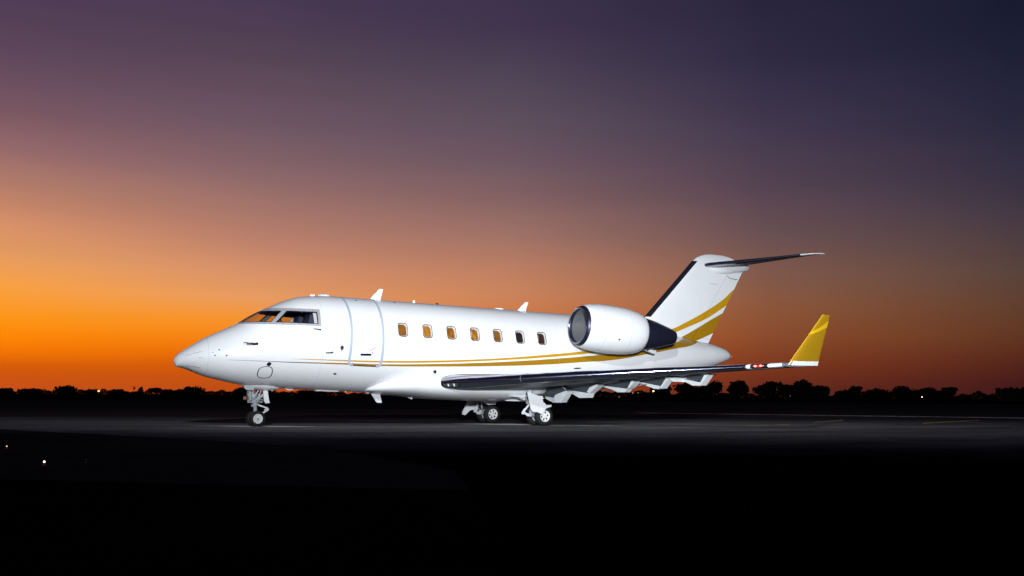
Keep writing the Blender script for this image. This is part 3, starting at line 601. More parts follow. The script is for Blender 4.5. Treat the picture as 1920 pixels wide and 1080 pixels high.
for side in (-1, 1):
    mb = MB(); rings = []
    for y in [w[0] for w in WST]:
        x, c_, t, z = wst(y); rings.append(foil((x, side*y, z), c_, t, .008, inc=R(-1)))
    mb.loft(rings)
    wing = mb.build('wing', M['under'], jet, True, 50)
    # polished leading edge, in two lengths with a visible joint
    for y0, y1 in ((1.40, 3.55), (3.565, 6.2), (6.215, 8.75)):
        mb = MB(); rings = []
        for y in np.linspace(y0, y1, 8):
            x, c_, t, z = wst(y); f0 = float(np.interp(y, [1.4, 3.5, 9.5], [.085, .085, .11]))
            rings.append(foil((x-.006, side*y, z), c_, t, .008, f0, .006, inc=R(-1)))
        n = len(rings[0]); mb.loft(rings, cap=False, closed=False); mb.build('leading_edge', M['chrome'], wing, True, 60)
    # outer white end of the leading edge
    mb = MB(); rings = []
    for y in np.linspace(8.77, 9.5, 5):
        x, c_, t, z = wst(y); rings.append(foil((x-.008, side*y, z), c_, t, .008, .16, .008, inc=R(-1)))
    mb.loft(rings, cap=False, closed=False); mb.build('wing_tip_cap', M['white'], wing, True, 60)
    # landing light at the wing root
    x, c_, t, z = wst(1.46)
    mb = MB(); rings = []
    for y in np.linspace(1.47, 1.86, 5):
        x, c_, t, z = wst(y); rg = foil((x-.012, side*y, z-.005), c_, t, .008, .035, .009, inc=R(-1)); rings.append(rg[int(len(rg)*.52):int(len(rg)*.98)])
    mb.loft(rings, cap=False, closed=False); ll = mb.build('landing_light', M['lens'], wing, True, 60)
    for yy in (1.58, 1.74):
        x, c_, t, z = wst(yy); mb = MB(); mb.lathe([(0, .045), (-.02, .05), (-.03, .03), (-.031, .001)], (x+.03, side*yy, z-.07), (.9, 0, .35), 16); mb.build('lamp_reflector', M['rim'], ll, True, 50)
    # navigation light
    x, c_, t, z = wst(9.0)
    mb = MB(); rings = []
    for y in np.linspace(8.86, 9.22, 6):
        x, c_, t, z = wst(y); rings.append(foil((x-.016, side*y, z), c_, t*.9, .008, .09, .012, inc=R(-1)))
    mb.loft(rings, cap=False, closed=False); nl = mb.build('navigation_light', M['black'], wing, True, 60)
    for yy in (8.975, 9.085):
        x, c_, t, z = wst(yy); mb = MB(); mb.lathe([(-.045, .004), (-.03, .019), (0, .026), (.03, .019), (.045, .004)], (x-.035, side*yy, z+.003), (.545, side*.83, .06), 14)
        mb.build('lamp', M['navcore'] if side < 0 else M['lampglass'], nl, True, 60)
    if side < 0:
        x, c_, t, z = wst(9.03); mb = MB(); mb.lathe([(-.16, .002), (-.10, .02), (0, .032), (.10, .02), (.16, .002)], (x-.016, -9.03, z), (.545, -.83, .06), 12); mb.build('red_lens', M['navred'], nl, True, 60)
    # two small bright lamps / fuel vents in the leading edge
    # winglet
    mb = MB(); rings = []
    for f, m_ in ((0, 0), (.12, 0), (.35, 0), (.7, 0), (1, 0)):
        le = Vector((12.49, -9.58, 1.70)).lerp(Vector((13.22, -10.0, 2.93)), f); te = Vector((13.45, -9.58, 1.72)).lerp(Vector((13.45, -10.0, 2.935)), f)
        ch = te.x-le.x; rg = []
        for k in range(16):
            an = 2*math.pi*k/16; cx_ = .5-.5*math.cos(an); tt_ = .045*ch*math.sin(an)*(1.3-cx_*.9)
            rg.append((le.x+cx_*ch, side*-1*(le.y+tt_*.95), le.z+(te.z-le.z)*cx_+tt_*.3))
        rings.append(rg)
    mb.loft(rings)
    wg = mb.build('winglet', M['gold'], wing, True, 60)
    # pale band across it and pale foot
    def wl_patch(f_le0, f_te0, f_le1, f_te1, m_, nm):
        mb = MB()
        for sgn in (-1, 1):
            for (fa, fb, fc, fd) in ((f_le0, f_te0, f_le1, f_te1),):
                rows = []
                for u in np.linspace(0, 1, 2):
                    rw = []
                    for cx_ in np.linspace(.0, 1, 9):
                        f = (fa+(fb-fa)*cx_)*(1-u)+(fc+(fd-fc)*cx_)*u
                        le = Vector((12.49, -9.58, 1.70)).lerp(Vector((13.22, -10.0, 2.93)), f); te = Vector((13.45, -9.58, 1.72)).lerp(Vector((13.45, -10.0, 2.935)), f)
                        ch = te.x-le.x; an = math.acos(1-2*cx_)*sgn; tt_ = (.045*ch*abs(math.sin(an))*(1.3-cx_*.9)+.006)*(1 if sgn > 0 else -1)
                        rw.append((le.x+cx_*ch+(-.006 if cx_ < .01 else 0), side*-1*(le.y+tt_*.95), le.z+(te.z-le.z)*cx_+tt_*.3))
                    rows.append(rw)
                mb.loft(rows, cap=False, closed=False)
        mb.build(nm, M[m_], wing, True, 60).parent = wing
    wl_patch(.60, .76, .66, .90, 'gold2', 'winglet_stripe')
    wl_patch(.0, .0, .085, .085, 'flaplight', 'winglet_foot')
    mb = MB(); mb.tube((12.51, side*9.595, 1.745), (13.222, side*10.0, 2.93), .010, .009, 8); mb.build('winglet_edge', M['gold2'], wing)
    # flap panels lowered behind the wing
    for y0, y1 in ((1.6, 4.35), (4.45, 6.9)):
        mb = MB(); rings = []
        for y in np.linspace(y0, y1, 6):
            x, c_, t, z = wst(y); fx_ = x+c_*.80; rings.append(foil((fx_, side*y, z+.0), max(.30, c_*.21), .10, .0, inc=R(5)))
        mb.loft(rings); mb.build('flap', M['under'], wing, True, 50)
# flap track fairings: scoops with the shade of their hollows painted as dark panels, lowered with the flap (port: measured outlines; starboard mirrored)
FL = {
'1': (10.62, [(-0.427, 1.193), (-1.168, 1.309), (-1.444, 1.28), (-1.331, 1.201), (-0.815, 1.082), (-0.331, 1.1)], [(-0.564, 1.07), (-1.175, 1.148), (-1.627, 1.211), (-2.237, 1.182), (-2.464, 1.065), (-1.921, 0.922), (-1.796, 0.843), (-1.304, 0.868)], [(-1.304, 0.868), (-1.796, 0.827), (-1.921, 0.922), (-2.494, 1.038), (-2.584, 1.0), (-2.231, 0.689), (-1.802, 0.685), (-1.347, 0.801)], None),
'2': (10.95, None, [(-2.015, 1.234), (-2.661, 1.28), (-3.136, 1.284), (-3.48, 1.235), (-3.233, 1.135), (-3.097, 1.009), (-1.981, 1.076)], [(-1.982, 1.073), (-3.238, 0.971), (-3.149, 0.844), (-2.704, 0.839), (-2.082, 1.025)], [(-3.097, 1.009), (-3.233, 1.135), (-3.576, 1.222), (-3.713, 1.196), (-3.456, 1.084), (-3.238, 0.971)]),
'3': (11.30, None, [(-3.163, 1.223), (-3.389, 1.331), (-4.365, 1.363), (-4.781, 1.346), (-4.603, 1.116)], [(-3.164, 1.211), (-4.609, 1.106), (-4.483, 1.012), (-4.147, 1.012), (-3.846, 1.093)], [(-4.806, 1.346), (-4.957, 1.294), (-4.735, 1.149), (-4.609, 1.106)]),
'4': (11.65, None, [(-4.339, 1.356), (-5.374, 1.432), (-5.902, 1.41), (-5.635, 1.17)], [(-4.34, 1.351), (-5.635, 1.184), (-5.553, 1.105), (-5.378, 1.118), (-4.796, 1.248)], [(-5.902, 1.41), (-6.03, 1.409), (-5.671, 1.117), (-5.62, 1.134)]),
'5': (12.00, None, [(-5.972, 1.479), (-6.535, 1.527), (-7.044, 1.484), (-6.883, 1.289)], [(-5.876, 1.409), (-6.676, 1.315), (-6.807, 1.29), (-6.829, 1.203), (-6.589, 1.204), (-6.106, 1.356)], [(-7.065, 1.49), (-7.204, 1.481), (-6.894, 1.202), (-6.829, 1.203)])}
for side in (-1, 1):
    for k, (x, a_, d_, b_, r_) in FL.items():
        s = -side
        mb = MB(); mb.prism([(x+.03, s*p[0], p[1]) for p in d_], (.13, 0, -.01)); sc = mb.build('flap_fairing_hollow_shade', M['scoopshade'], jet, False)
        # thin upper rim of the scoop
        tops = d_[:-2] if len(d_) > 4 else d_[:3]
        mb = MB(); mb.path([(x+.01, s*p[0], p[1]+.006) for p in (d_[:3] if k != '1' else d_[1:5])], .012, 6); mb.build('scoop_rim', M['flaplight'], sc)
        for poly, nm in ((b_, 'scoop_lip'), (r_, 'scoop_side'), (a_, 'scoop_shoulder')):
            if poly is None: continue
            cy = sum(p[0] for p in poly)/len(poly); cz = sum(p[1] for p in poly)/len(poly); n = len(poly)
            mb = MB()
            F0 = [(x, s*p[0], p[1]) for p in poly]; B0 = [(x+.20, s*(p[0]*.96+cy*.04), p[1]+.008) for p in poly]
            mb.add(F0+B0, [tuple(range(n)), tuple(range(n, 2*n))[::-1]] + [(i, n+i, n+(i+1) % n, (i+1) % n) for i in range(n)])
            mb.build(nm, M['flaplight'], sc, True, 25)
    s = -side
    mb = MB(); mb.prism([(11.75, s*-5.92, 1.40), (11.75, s*-6.12, 1.425), (11.75, s*-6.22, 1.30), (11.75, s*-6.05, 1.305)], (.4, 0, 0)); mb.build('flap_hinge', M['flaplight'], jet, False)
    for p, q in (((11.2, -3.5, 1.04), (11.5, -4.2, 1.12)), ((11.5, -4.75, 1.2), (11.75, -5.2, 1.26))):
        mb = MB(); mb.tube((p[0], s*p[1], p[2]), (q[0], s*q[1], q[2]), .016); mb.build('flap_rod', M['steel'], jet)

# ---- engines
for side in (-1, 1):
    c0 = Vector((11.25, side*2.08, 3.005)); ax = Vector((1, -side*-.02, -.055)).normalized()
    mb = MB()
    mb.lathe([(.10, .612), (.16, .642), (.3, .682), (.5, .712), (.8, .732), (1.2, .735), (1.55, .718), (1.8, .688), (2.0, .648), (2.13, .608), (2.20, .572), (2.22, .555), (2.22, .50), (2.1, .49)], c0, ax, 56)
    nac = mb.build('engine_nacelle', M['white'], jet, True, 40, recalc=False)
    mb = MB(); mb.lathe([(.10, .6125), (.05, .590), (.015, .566), (0, .545), (.008, .525), (.04, .508), (.10, .495)], c0, ax, 56); mb.build('intake_lip', M['navy'], nac, True, 60, recalc=False)
    mb = MB(); mb.lathe([(.014, .516), (.0, .521), (-.010, .530), (-.008, .540), (.004, .548)], c0, ax, 56); mb.build('lip_highlight_ring', M['chrome'], nac, True, 60, recalc=False)
    mb = MB(); mb.lathe([(.10, .495), (.3, .485), (.75, .50), (.8, .50)], c0, ax, 48); mb.build('intake_duct', M['barrel'], nac, True, 60, recalc=False)
    mb = MB(); mb.lathe([(.70, .49), (.705, .001)], c0, ax, 40); mb.build('fan_disc', M['blade'], nac, True, 60)
    mb = MB(); e_ = ax.orthogonal().normalized(); g_ = ax.cross(e_)
    for k in range(28):
        t = 2*math.pi*k/28
        def pt(rr, dt_, d): return c0+ax*d+rr*(math.cos(t+dt_)*e_+math.sin(t+dt_)*g_)
        q = [pt(.15, -.10, .60), pt(.15, .12, .69), pt(.48, .13, .66), pt(.48, -.07, .60)]
        off = ax*.012; mb.add(q+[p+off for p in q], [(0, 1, 2, 3), (7, 6, 5, 4), (0, 4, 5, 1), (1, 5, 6, 2), (2, 6, 7, 3), (3, 7, 4, 0)])
    fb = mb.build('fan_blades', M['blade'], nac, False); fb['kind'] = 'stuff'
    mb = MB(); mb.lathe([(.38, .001), (.42, .05), (.5, .10), (.6, .14), (.64, .155)], c0, ax, 28); mb.build('fan_spinner', M['barrel'], nac, True, 60)
    cn = c0+ax*2.12; an_ = Vector((1, ax.y, -.035)).normalized()
    mb = MB(); mb.lathe([(0, .53), (.18, .512), (.38, .478), (.73, .408), (1.06, .318), (1.30, .25), (1.40, .218), (1.42, .20), (1.36, .195), (1.0, .27)], cn, an_, 44); nz = mb.build('exhaust_nozzle', M['navy'], nac, True, 50, recalc=False)
    mb = MB()
    for d, an, w in ((2.72, 200, .06), (2.62, 232, .045), (3.1, 150, .05)):
        rr = float(np.interp(d, [2.3, 2.5, 2.85, 3.2, 3.64], [.515, .49, .425, .335, .225])); pp = c0+ax*d+rr*(math.cos(R(an))*e_+math.sin(R(an))*g_); mb.box(pp, (w, w, w*.7), Matrix.Rotation(R(20), 3, 'Y'))
    mb.build('nozzle_bracket', M['boot'], nac, True, 30)
    mb = MB(); pp = c0+ax*1.05; mb.lathe([(0, .028), (.004, .026), (.005, .001)], (pp.x, pp.y+side*.66, pp.z-.34), (0, side*.9, -.45), 12); mb.build('vent', M['black'], nac)
    mb = MB(); mb.prism([c0+ax*.03+Vector((0, side*.0, -.52)), c0+ax*.22+Vector((0, 0, -.66)), c0+ax*.26+Vector((0, side*-.1, -.66)), c0+ax*.05+Vector((0, side*-.1, -.52))], (0, side*.012, -.012)); mb.build('lip_seam', M['white'], nac, False)
    for d_, r_ in ((.62, .7225), (1.5, .7215)):
        mb = MB(); mb.lathe([(d_-.004, r_-.004), (d_-.003, r_+.0015), (d_+.003, r_+.0015), (d_+.004, r_-.004)], c0, ax, 56); mb.build('cowl_seam', M['seal'], nac, True, 60)
    # pylon and thrust reverser fairings
    mb = MB(); rings = []
    for x, h in ((11.9, .02), (12.2, .12), (13.0, .17), (13.9, .15), (14.6, .05)):
        rings.append([(x, side*.80, 2.78+h), (x, side*1.72, 2.86+h), (x, side*1.72, 2.86-h), (x, side*.80, 2.78-h)])
    mb.loft(rings); mb.build('engine_pylon', M['white'], jet, True, 30)
    mb = MB(); mb.prism([(13.55, side*1.95, 2.46), (13.85, side*1.95, 2.44), (14.35, side*1.85, 2.42), (14.3, side*1.85, 2.30), (14.15, side*1.9, 2.32), (13.85, side*1.95, 2.40), (13.55, side*1.95, 2.36)], (0, side*-.12, 0)); mb.build('nozzle_fairing', M['white'], nac, False)

# ---- fin, rudder and tailplane
def fle(z): return 15.233+(z-3.648)*(17.263-15.233)/(5.757-3.648)
def fte(z): return 17.961+(z-2.918)*(19.5-17.961)/(5.526-2.918)
def fhinge(z): return 17.244+(z-3.102)*(18.724-17.244)/(5.345-3.102)
def fring(z, x0, x1, xa, xb, tk, n=22):    # slice xa..xb of a section running x0..x1
    P = []; ch = x1-x0
    xs = [xa+(xb-xa)*(.5-.5*math.cos(math.pi*i/n)) for i in range(n+1)]
    for x in xs: P.append((x, -max(.004, tk*ch*yt((x-x0)/ch, 1)), z))
    for x in xs[::-1]: P.append((x, max(.004, tk*ch*yt((x-x0)/ch, 1)), z))
    return P
mb = MB(); rings = []
for z in (2.5, 2.9, 3.1, 3.6, 4.2, 4.8, 5.2, 5.345): rings.append(fring(z, fle(z), fte(z)+.02, fle(z), fhinge(z), .10))
mb.loft(rings); fin = mb.build('tail_fin', M['livery'], jet, True, 45)
mb = MB(); rings = []
for z, x0, x1 in ((5.345, fle(5.345), fte(5.345)), (5.52, fle(5.52), 19.5), (5.757, 17.27, 19.55), (5.87, 17.40, 19.3), (5.95, 17.57, 19.1), (6.01, 17.76, 18.9), (6.045, 18.0, 18.62), (6.055, 18.15, 18.45)): rings.append(fring(z, x0, x1, x0, x1, .10 if z < 5.9 else .07*(6.3-z)/.4+.03))
mb.loft(rings); mb.build('fin_tip', M['livery'], fin, True, 45)
mb = MB(); rings = []
for z in (3.056, 3.6, 4.2, 4.8, 5.343): rings.append(fring(z, fle(z), fte(z)+.02, fhinge(z)+.022, fte(z), .10))
mb.loft(rings); mb.build('rudder', M['livery'], fin, True, 45)
mb = MB(); rings = []
for z in (2.6, 2.9, 3.05): rings.append(fring(z, fle(z), fte(z)+.02, fhinge(z)+.022 if z > 2.7 else 17.0, fte(z), .10))
mb.loft(rings); mb.build('rudder_foot', M['livery'], fin, True, 45)
mb = MB(); rings = []
for z in (3.66, 4.3, 5.0, 5.74):
    x0 = fle(z)-.012; ch = fte(z)-fle(z); f = .13/ch
    rg = [(x0+q*.16, -(.10*ch*yt(q*.16/ch, 1)+.006), z-.0) for q in (1, .7, .4, .15, 0)] + [(x0+q*.16, .10*ch*yt(q*.16/ch, 1)+.006, z) for q in (0, .15, .4, .7, 1)]
    rings.append(rg)
mb.loft(rings, cap=False, closed=False); mb.build('fin_deice_boot', M['boot'], fin, True, 50)
# dorsal fillet in front of the fin
mb = MB(); rings = []
for x, w, z in ((13.9, .02, 3.36), (14.4, .06, 3.40), (14.9, .10, 3.47), (15.22, .10, 3.62), (15.4, .10, 3.66)):
    rings.append([(x, -w*1.8, 3.05), (x, -w, z-.05), (x, -w*.4, z), (x, w*.4, z), (x, w, z-.05), (x, w*1.8, 3.05)])
mb.loft(rings); mb.build('dorsal_fillet', M['livery'], fin, True, 50)
# panel lines on the fin
mb = MB(); mb.tube((17.9, -.118, 5.0), (18.25, -.12, 4.985), .006); mb.build('fin_seam', M['seal'], fin)
mb = MB(); mb.path([(18.72, -.085, 5.34), (18.86, -.075, 5.26), (19.27, -.03, 5.235)], .009); mb.build('rudder_seam', M['dark'], fin)
mb = MB(); mb.path([(16.25, -.73, 2.95), (16.5, -.60, 2.92), (17.0, -.40, 2.90), (17.5, -.26, 2.89), (17.85, -.13, 2.885)], .011); mb.build('tail_cone_seam', M['seal'], fin)
# bullet fairing
mb = MB(); rings = []
for x, w, z0, z1 in ((17.66, .01, 5.60, 5.63), (17.8, .12, 5.48, 5.72), (18.2, .19, 5.32, 5.80), (18.6, .21, 5.36, 5.84), (19.0, .20, 5.43, 5.86), (19.45, .15, 5.52, 5.85), (19.7, .10, 5.58, 5.82), (19.78, .05, 5.63, 5.78)):
    rings.append([(x, w*math.sin(t), (z0+z1)/2+(z1-z0)/2*math.cos(t)) for t in np.linspace(0, 2*math.pi, 25)[:-1]])
mb.loft(rings); mb.build('tail_bullet', M['livery'], jet, True, 50)
TP = [(0.0, 17.60, 5.615, 19.72, 5.80), (.15, 17.70, 5.625, 19.68, 5.80), (1.0, 18.36, 5.70, 19.85, 5.835), (2.0, 19.13, 5.795, 20.1, 5.88), (2.7, 19.66, 5.868, 20.28, 5.91), (3.0, 19.92, 5.895, 20.38, 5.92), (3.1, 20.1, 5.905, 20.43, 5.925)]
for side in (-1, 1):
    def tpf(y):
        return [float(np.interp(y, [q[0] for q in TP], [q[i] for q in TP])) for i in range(1, 5)]
    mb = MB(); rings = []
    for y in (0, .15, 1, 2, 2.7):
        x, z, x1, z1 = tpf(y); rings.append(foil((x, side*y, z), x1-x, .095, 0, inc=-math.atan2(z1-z, x1-x)))
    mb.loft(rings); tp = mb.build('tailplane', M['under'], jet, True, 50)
    mb = MB(); rings = []
    for y in (2.705, 2.9, 3.0, 3.06, 3.1):
        x, z, x1, z1 = tpf(y); rings.append(foil((x, side*y, z), x1-x, .10, 0, inc=-math.atan2(z1-z, x1-x)))
    mb.loft(rings); mb.build('tailplane_tip', M['white'], tp, True, 50)
    mb = MB(); rings = []
    for y in np.linspace(.16, 2.7, 8):
        x, z, x1, z1 = tpf(y); rings.append(foil((x-.006, side*y, z), x1-x, .095, 0, .09, .006, inc=-math.atan2(z1-z, x1-x)))
    mb.loft(rings, cap=False, closed=False); mb.build('leading_edge', M['chrome'], tp, True, 60)
    mb = MB(); mb.tube((18.92, 0, 2.49), (19.02, 0, 2.485), .03, .012); mb.build('tail_lamp', M['white'], fus)

# ---- wheels and landing gear
def wheel(c, rad, w, rim_r, holes, out):
    # tyre (part) > rim (sub-part); axle along y, 'out' = side that shows the hub
    mb = MB(); n = 12; pr = []
    for k in range(n+1):
        t = math.pi*(k/n); pr.append((-w/2*math.cos(t), rim_r*.98+(rad-rim_r*.98)*math.sin(t)**.55))
    mb.lathe(pr, (0, 0, 0), (0, 1, 0), 40); ty = mb.build('wheel', M['tyre'], jet, True, 60)
    mb = MB()
    for g0 in (-.25, 0, .25):
        mb.lathe([(g0*w-.006, rad*.997), (g0*w-.005, rad*1.003), (g0*w+.005, rad*1.003), (g0*w+.006, rad*.997)], (0, 0, 0), (0, 1, 0), 40)
    mb.build('tyre_tread_rib', M['dark'], ty, True, 60)
    mb = MB()
    for sd in (-1, 1):
        y = sd*w*.40
        mb.lathe([(y, rim_r*1.0), (y+sd*.012, rim_r*.97), (y+sd*.012, rim_r*.88), (y-sd*.02, rim_r*.80), (y-sd*.028, rim_r*.42), (y+sd*.015, rim_r*.34), (y+sd*.02, rim_r*.22), (y+sd*.02, .001)], (0, 0, 0), (0, 1, 0), 40)
        for k in range(holes):
            t = 2*math.pi*k/holes+.3; cx_, cz_ = rim_r*.61*math.cos(t), rim_r*.61*math.sin(t)
            mb.lathe([(y-sd*.030, rim_r*.15), (y-sd*.017, rim_r*.15), (y-sd*.0165, .001)], (cx_, 0, cz_), (0, 1, 0), 12, mi=1)
        if not holes:
            mb.lathe([(y+sd*.021, rim_r*.16), (y+sd*.026, rim_r*.15), (y+sd*.027, .001)], (0, 0, 0), (0, 1, 0), 12, mi=1)
            for k in range(9):
                t = 2*math.pi*k/9; mb.lathe([(y-sd*.02, rim_r*.05), (y-sd*.012, rim_r*.05), (y-sd*.0115, .001)], (rim_r*.6*math.cos(t), 0, rim_r*.6*math.sin(t)), (0, 1, 0), 8, mi=1)
    mb.build('rim', M['rim'], ty, True, 35, slots=[M['dark']])
    ty.location = c; ty.rotation_euler = (0, -AP+random.random()*.5, 0)
    return ty
random.seed(4)
NW = 2.262
for y in (-.17, .17): wheel(L((NW, y, .215)), .215, .13, .135, 0, -1)
mb = MB()
def Lp(*l): return [L(p) for p in l]
mb.tube(L((NW-.10, 0, 1.02)), L((NW-.04, 0, .62)), .075, .07, 16); mb.tube(L((NW-.04, 0, .64)), L((NW, 0, .22)), .05, .05, 14)
mb.tube(L((NW, -.2, .215)), L((NW, .2, .215)), .035, .035, 12); mb.tube(L((NW-.05, 0, .62)), L((NW-.035, 0, .56)), .10, .10, 16)
mb.tube(L((NW-.09, 0, .86)), L((NW-.08, 0, .80)), .105, .105, 16)
ng = mb.build('nose_gear_leg', M['grey'], jet, True, 40)
mb = MB(); mb.path(Lp((NW+.02, 0, .60), (NW+.30, 0, .50), (NW+.34, 0, .46), (NW+.02, 0, .26)), .024); mb.path(Lp((NW+.30, -.05, .50), (NW+.22, -.05, .44)), .02); mb.build('torque_link', M['rim'], ng)
mb = MB()
for z in (.84, .78, .72, .67): mb.tube(L((NW-.25, -.03, z-.01)), L((NW+.18, .04, z+.03-(.84-z)*.2)), .022, .022, 8)
for y in (-.09, .09): mb.tube(L((NW-.22, y, 1.02)), L((NW-.18, y, .72)), .028, .028, 8)
mb.tube(L((NW+.02, -.1, .98)), L((NW-.12, -.12, .74)), .024, .024, 8); mb.tube(L((NW+.12, -.06, 1.02)), L((NW+.02, -.09, .74)), .022, .022, 8); mb.tube(L((NW-.1, -.08, .66)), L((NW+.14, -.08, .86)), .018, .018, 8)
mb.tube(L((NW+.16, -.1, .86)), L((NW-.02, -.1, .66)), .02, .02, 8)
mb.build('steering_actuator', M['grey'], ng)
for y in (-.06, .06):
    mb = MB(); c_ = L((NW-.30, y, .77)); mb.lathe([(-.03, .001), (-.03, .05), (.0, .055), (.06, .03), (.065, .001)], c_, (1, 0, 0), 16); mb.build('taxi_lamp', M['steel'], ng, True, 50)
mb = MB(); mb.path(Lp((NW-.10, -.1, 1.04), (NW-.06, -.12, .98), (NW-.1, -.1, .9)), .022); mb.path(Lp((NW+.1, -.1, 1.03), (NW+.12, -.12, .96), (NW+.08, -.1, .9)), .022); mb.build('hydraulic_hose', M['orange'], ng)
# nose gear doors
mb = MB(); mb.prism(Lp((2.40, -.06, 1.13), (2.52, -.06, 1.13), (2.60, -.06, .70), (2.62, -.06, .64), (2.50, -.06, .63), (2.46, -.06, .70)), (0, .05, 0)); mb.build('nose_gear_door', M['white'], jet, True, 20)
mb = MB(); mb.prism(Lp((2.36, -.08, 1.16), (2.54, -.08, 1.18), (2.52, -.08, 1.06), (2.42, -.08, 1.02)), (0, .03, 0)); mb.build('door_hinge', M['rim'], jet, True, 20)
mb = MB(); mb.prism(Lp((1.88, -.22, 1.12), (2.15, -.22, 1.09), (2.12, -.22, .985), (1.93, -.22, .99), (1.86, -.22, 1.05)), (0, .03, 0)); mb.build('nose_gear_door', M['grey'], jet, True, 20)
mb = MB(); rings = []
for k, (x, d) in enumerate(((1.72, .01), (1.9, .05), (2.15, .10), (2.4, .125), (2.6, .115), (2.75, .085), (2.86, .04), (2.92, .005))):
    bz = float(fB(x)); rings.append([(x, .36*math.sin(t)*(.4+.6*min(1, d/.16)), bz+.10-(.10+d*.80)*math.cos(t)) for t in np.linspace(-R(85), R(85), 15)])
mb.loft(rings, cap=False, closed=False); mb.build('nose_gear_bay_fairing', M['livery'], jet, True, 60)

MX = 10.255
for side in (-1, 1):
    for y in (1.40, 1.88): wheel(L((MX, side*y, .285)), .285, .19, .172, 6, -1)
    mb = MB()
    top = L((9.93, side*1.62, 1.05)); mb.tube(top, L((9.99, side*1.64, .62)), .085, .08, 16); mb.tube(L((9.99, side*1.64, .64)), L((9.96, side*1.64, .30)), .06, .06, 14)
    mb.tube(L((9.97, side*1.64, .34)), L((MX, side*1.64, .285)), .075, .07, 14); mb.tube(L((MX, side*1.36, .285)), L((MX, side*1.92, .285)), .045, .045, 12)
    mb.tube(L((9.92, side*1.64, .72)), L((9.92, side*1.64, .64)), .11, .11, 14)
    mg = mb.build('main_gear_leg', M['grey'], jet, True, 40)
    mb = MB(); mb.path(Lp((9.90, side*1.64, .62), (9.74, side*1.60, .42), (9.86, side*1.62, .30), (9.98, side*1.64, .30)), .03); mb.path(Lp((9.80, side*1.56, .50), (9.70, side*1.56, .36), (9.92, side*1.6, .34)), .024); mb.build('torque_link', M['flaplight'], mg)
    mb = MB(); mb.tube(L((9.95, side*1.58, .72)), L((9.6, side*.7, .98)), .038, .034, 10); mb.tube(L((9.98, side*1.6, .86)), L((10.0, side*.8, .92)), .03, .03, 10); mb.tube(L((9.85, side*1.55, .80)), L((9.35, side*.8, .94)), .018, .018, 8); mb.build('side_brace', M['flaplight'], mg)
    mb = MB()
    for k in range(4): mb.path(Lp((9.86+.02*k, side*(1.55+.03*k), .98), (9.83+.03*k, side*(1.54+.02*k), .72), (9.9+.02*k, side*1.56, .42)), .011, 6)
    mb.build('brake_hose', M['boot'], mg)
# outboard gear doors on the legs (port one measured), inboard doors
PD = [(9.617, .994), (10.179, .806), (10.107, .783), (10.146, .676), (10.239, .593), (10.411, .605), (10.412, .564), (10.241, .517), (10.152, .418), (10.119, .319), (10.054, .365), (9.927, .413), (9.793, .41), (9.726, .497), (9.619, .909)]
for side in (-1, 1):
    mb = MB(); mb.prism(Lp(*[(x, side*2.06, z) for x, z in PD]), (0, side*-.035, 0)); gd = mb.build('main_gear_door', M['white'], jet, True, 20)
    mb = MB(); mb.path(Lp((10.148, side*2.065, .677), (10.239, side*2.065, .598), (10.411, side*2.065, .60)), .014, 6); mb.path(Lp((9.72, side*2.065, .49), (9.79, side*2.065, .415), (9.927, side*2.065, .415), (10.05, side*2.065, .368)), .010, 6); mb.build('door_rim', M['rim'], gd)
mb = MB(); mb.prism(Lp((9.74, 2.0, .78), (9.86, 2.0, .74), (9.84, 2.0, .62), (9.93, 2.0, .49), (9.95, 2.0, .45), (9.77, 2.0, .392), (9.60, 2.0, .242), (9.50, 2.0, .26), (9.50, 2.0, .34)), (0, .04, 0)); mb.build('main_gear_door', M['white'], jet, True, 20)
mb = MB(); mb.prism(Lp((9.675, .95, .72), (10.19, .95, .735), (10.155, .95, .60), (9.89, .95, .585), (9.77, .95, .65)), (0, .03, 0)); mb.build('main_gear_door', M['flaplight'], jet, True, 20)
# open wheel bay under the fairing
mb = MB(); mb.box(L((9.95, -1.15, .86)), (1.0, .7, .05)); mb.box(L((10.2, 0, .735)), (1.1, 1.3, .05)); mb.build('wheel_bay_panel', M['flaplight'], jet, True, 20)
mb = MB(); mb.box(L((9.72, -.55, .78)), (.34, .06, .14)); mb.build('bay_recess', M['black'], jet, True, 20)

# ------------------------------------------------------------------ painted lines and light streaks painted on the apron
def paint(name, c, worn, scale):
    m = mat(name, c, .8, spec=.2); n, l = m.node_tree.nodes, m.node_tree.links; p = n['Principled BSDF']
    tc = n.new('ShaderNodeTexCoord'); no = n.new('ShaderNodeTexNoise'); no.inputs['Scale'].default_value = scale; no.inputs['Detail'].default_value = 8; l.new(tc.outputs['Object'], no.inputs[0])
    mr = n.new('ShaderNodeMapRange'); l.new(no.outputs[0], mr.inputs[0]); mr.inputs[1].default_value = worn; mr.inputs[2].default_value = worn+.12
    mx = n.new('ShaderNodeMix'); mx.data_type = 'RGBA'; l.new(mr.outputs[0], mx.inputs[0]); mx.inputs[6].default_value = (.1, .098, .1, 1); mx.inputs[7].default_value = (*c, 1)
    l.new(mx.outputs[2], p.inputs['Base Color']); return m
PW = paint('worn_line_and_light_streak', (.72, .72, .70), .36, 2.2); PW2 = paint('faded_white_paint', (.42, .42, .41), .40, 1.2); PY = paint('faded_yellow_paint', (.42, .31, .03), .42, 2.0); PSTREAK = paint('light_streak_white', (.8, .79, .77), .30, 2.0)
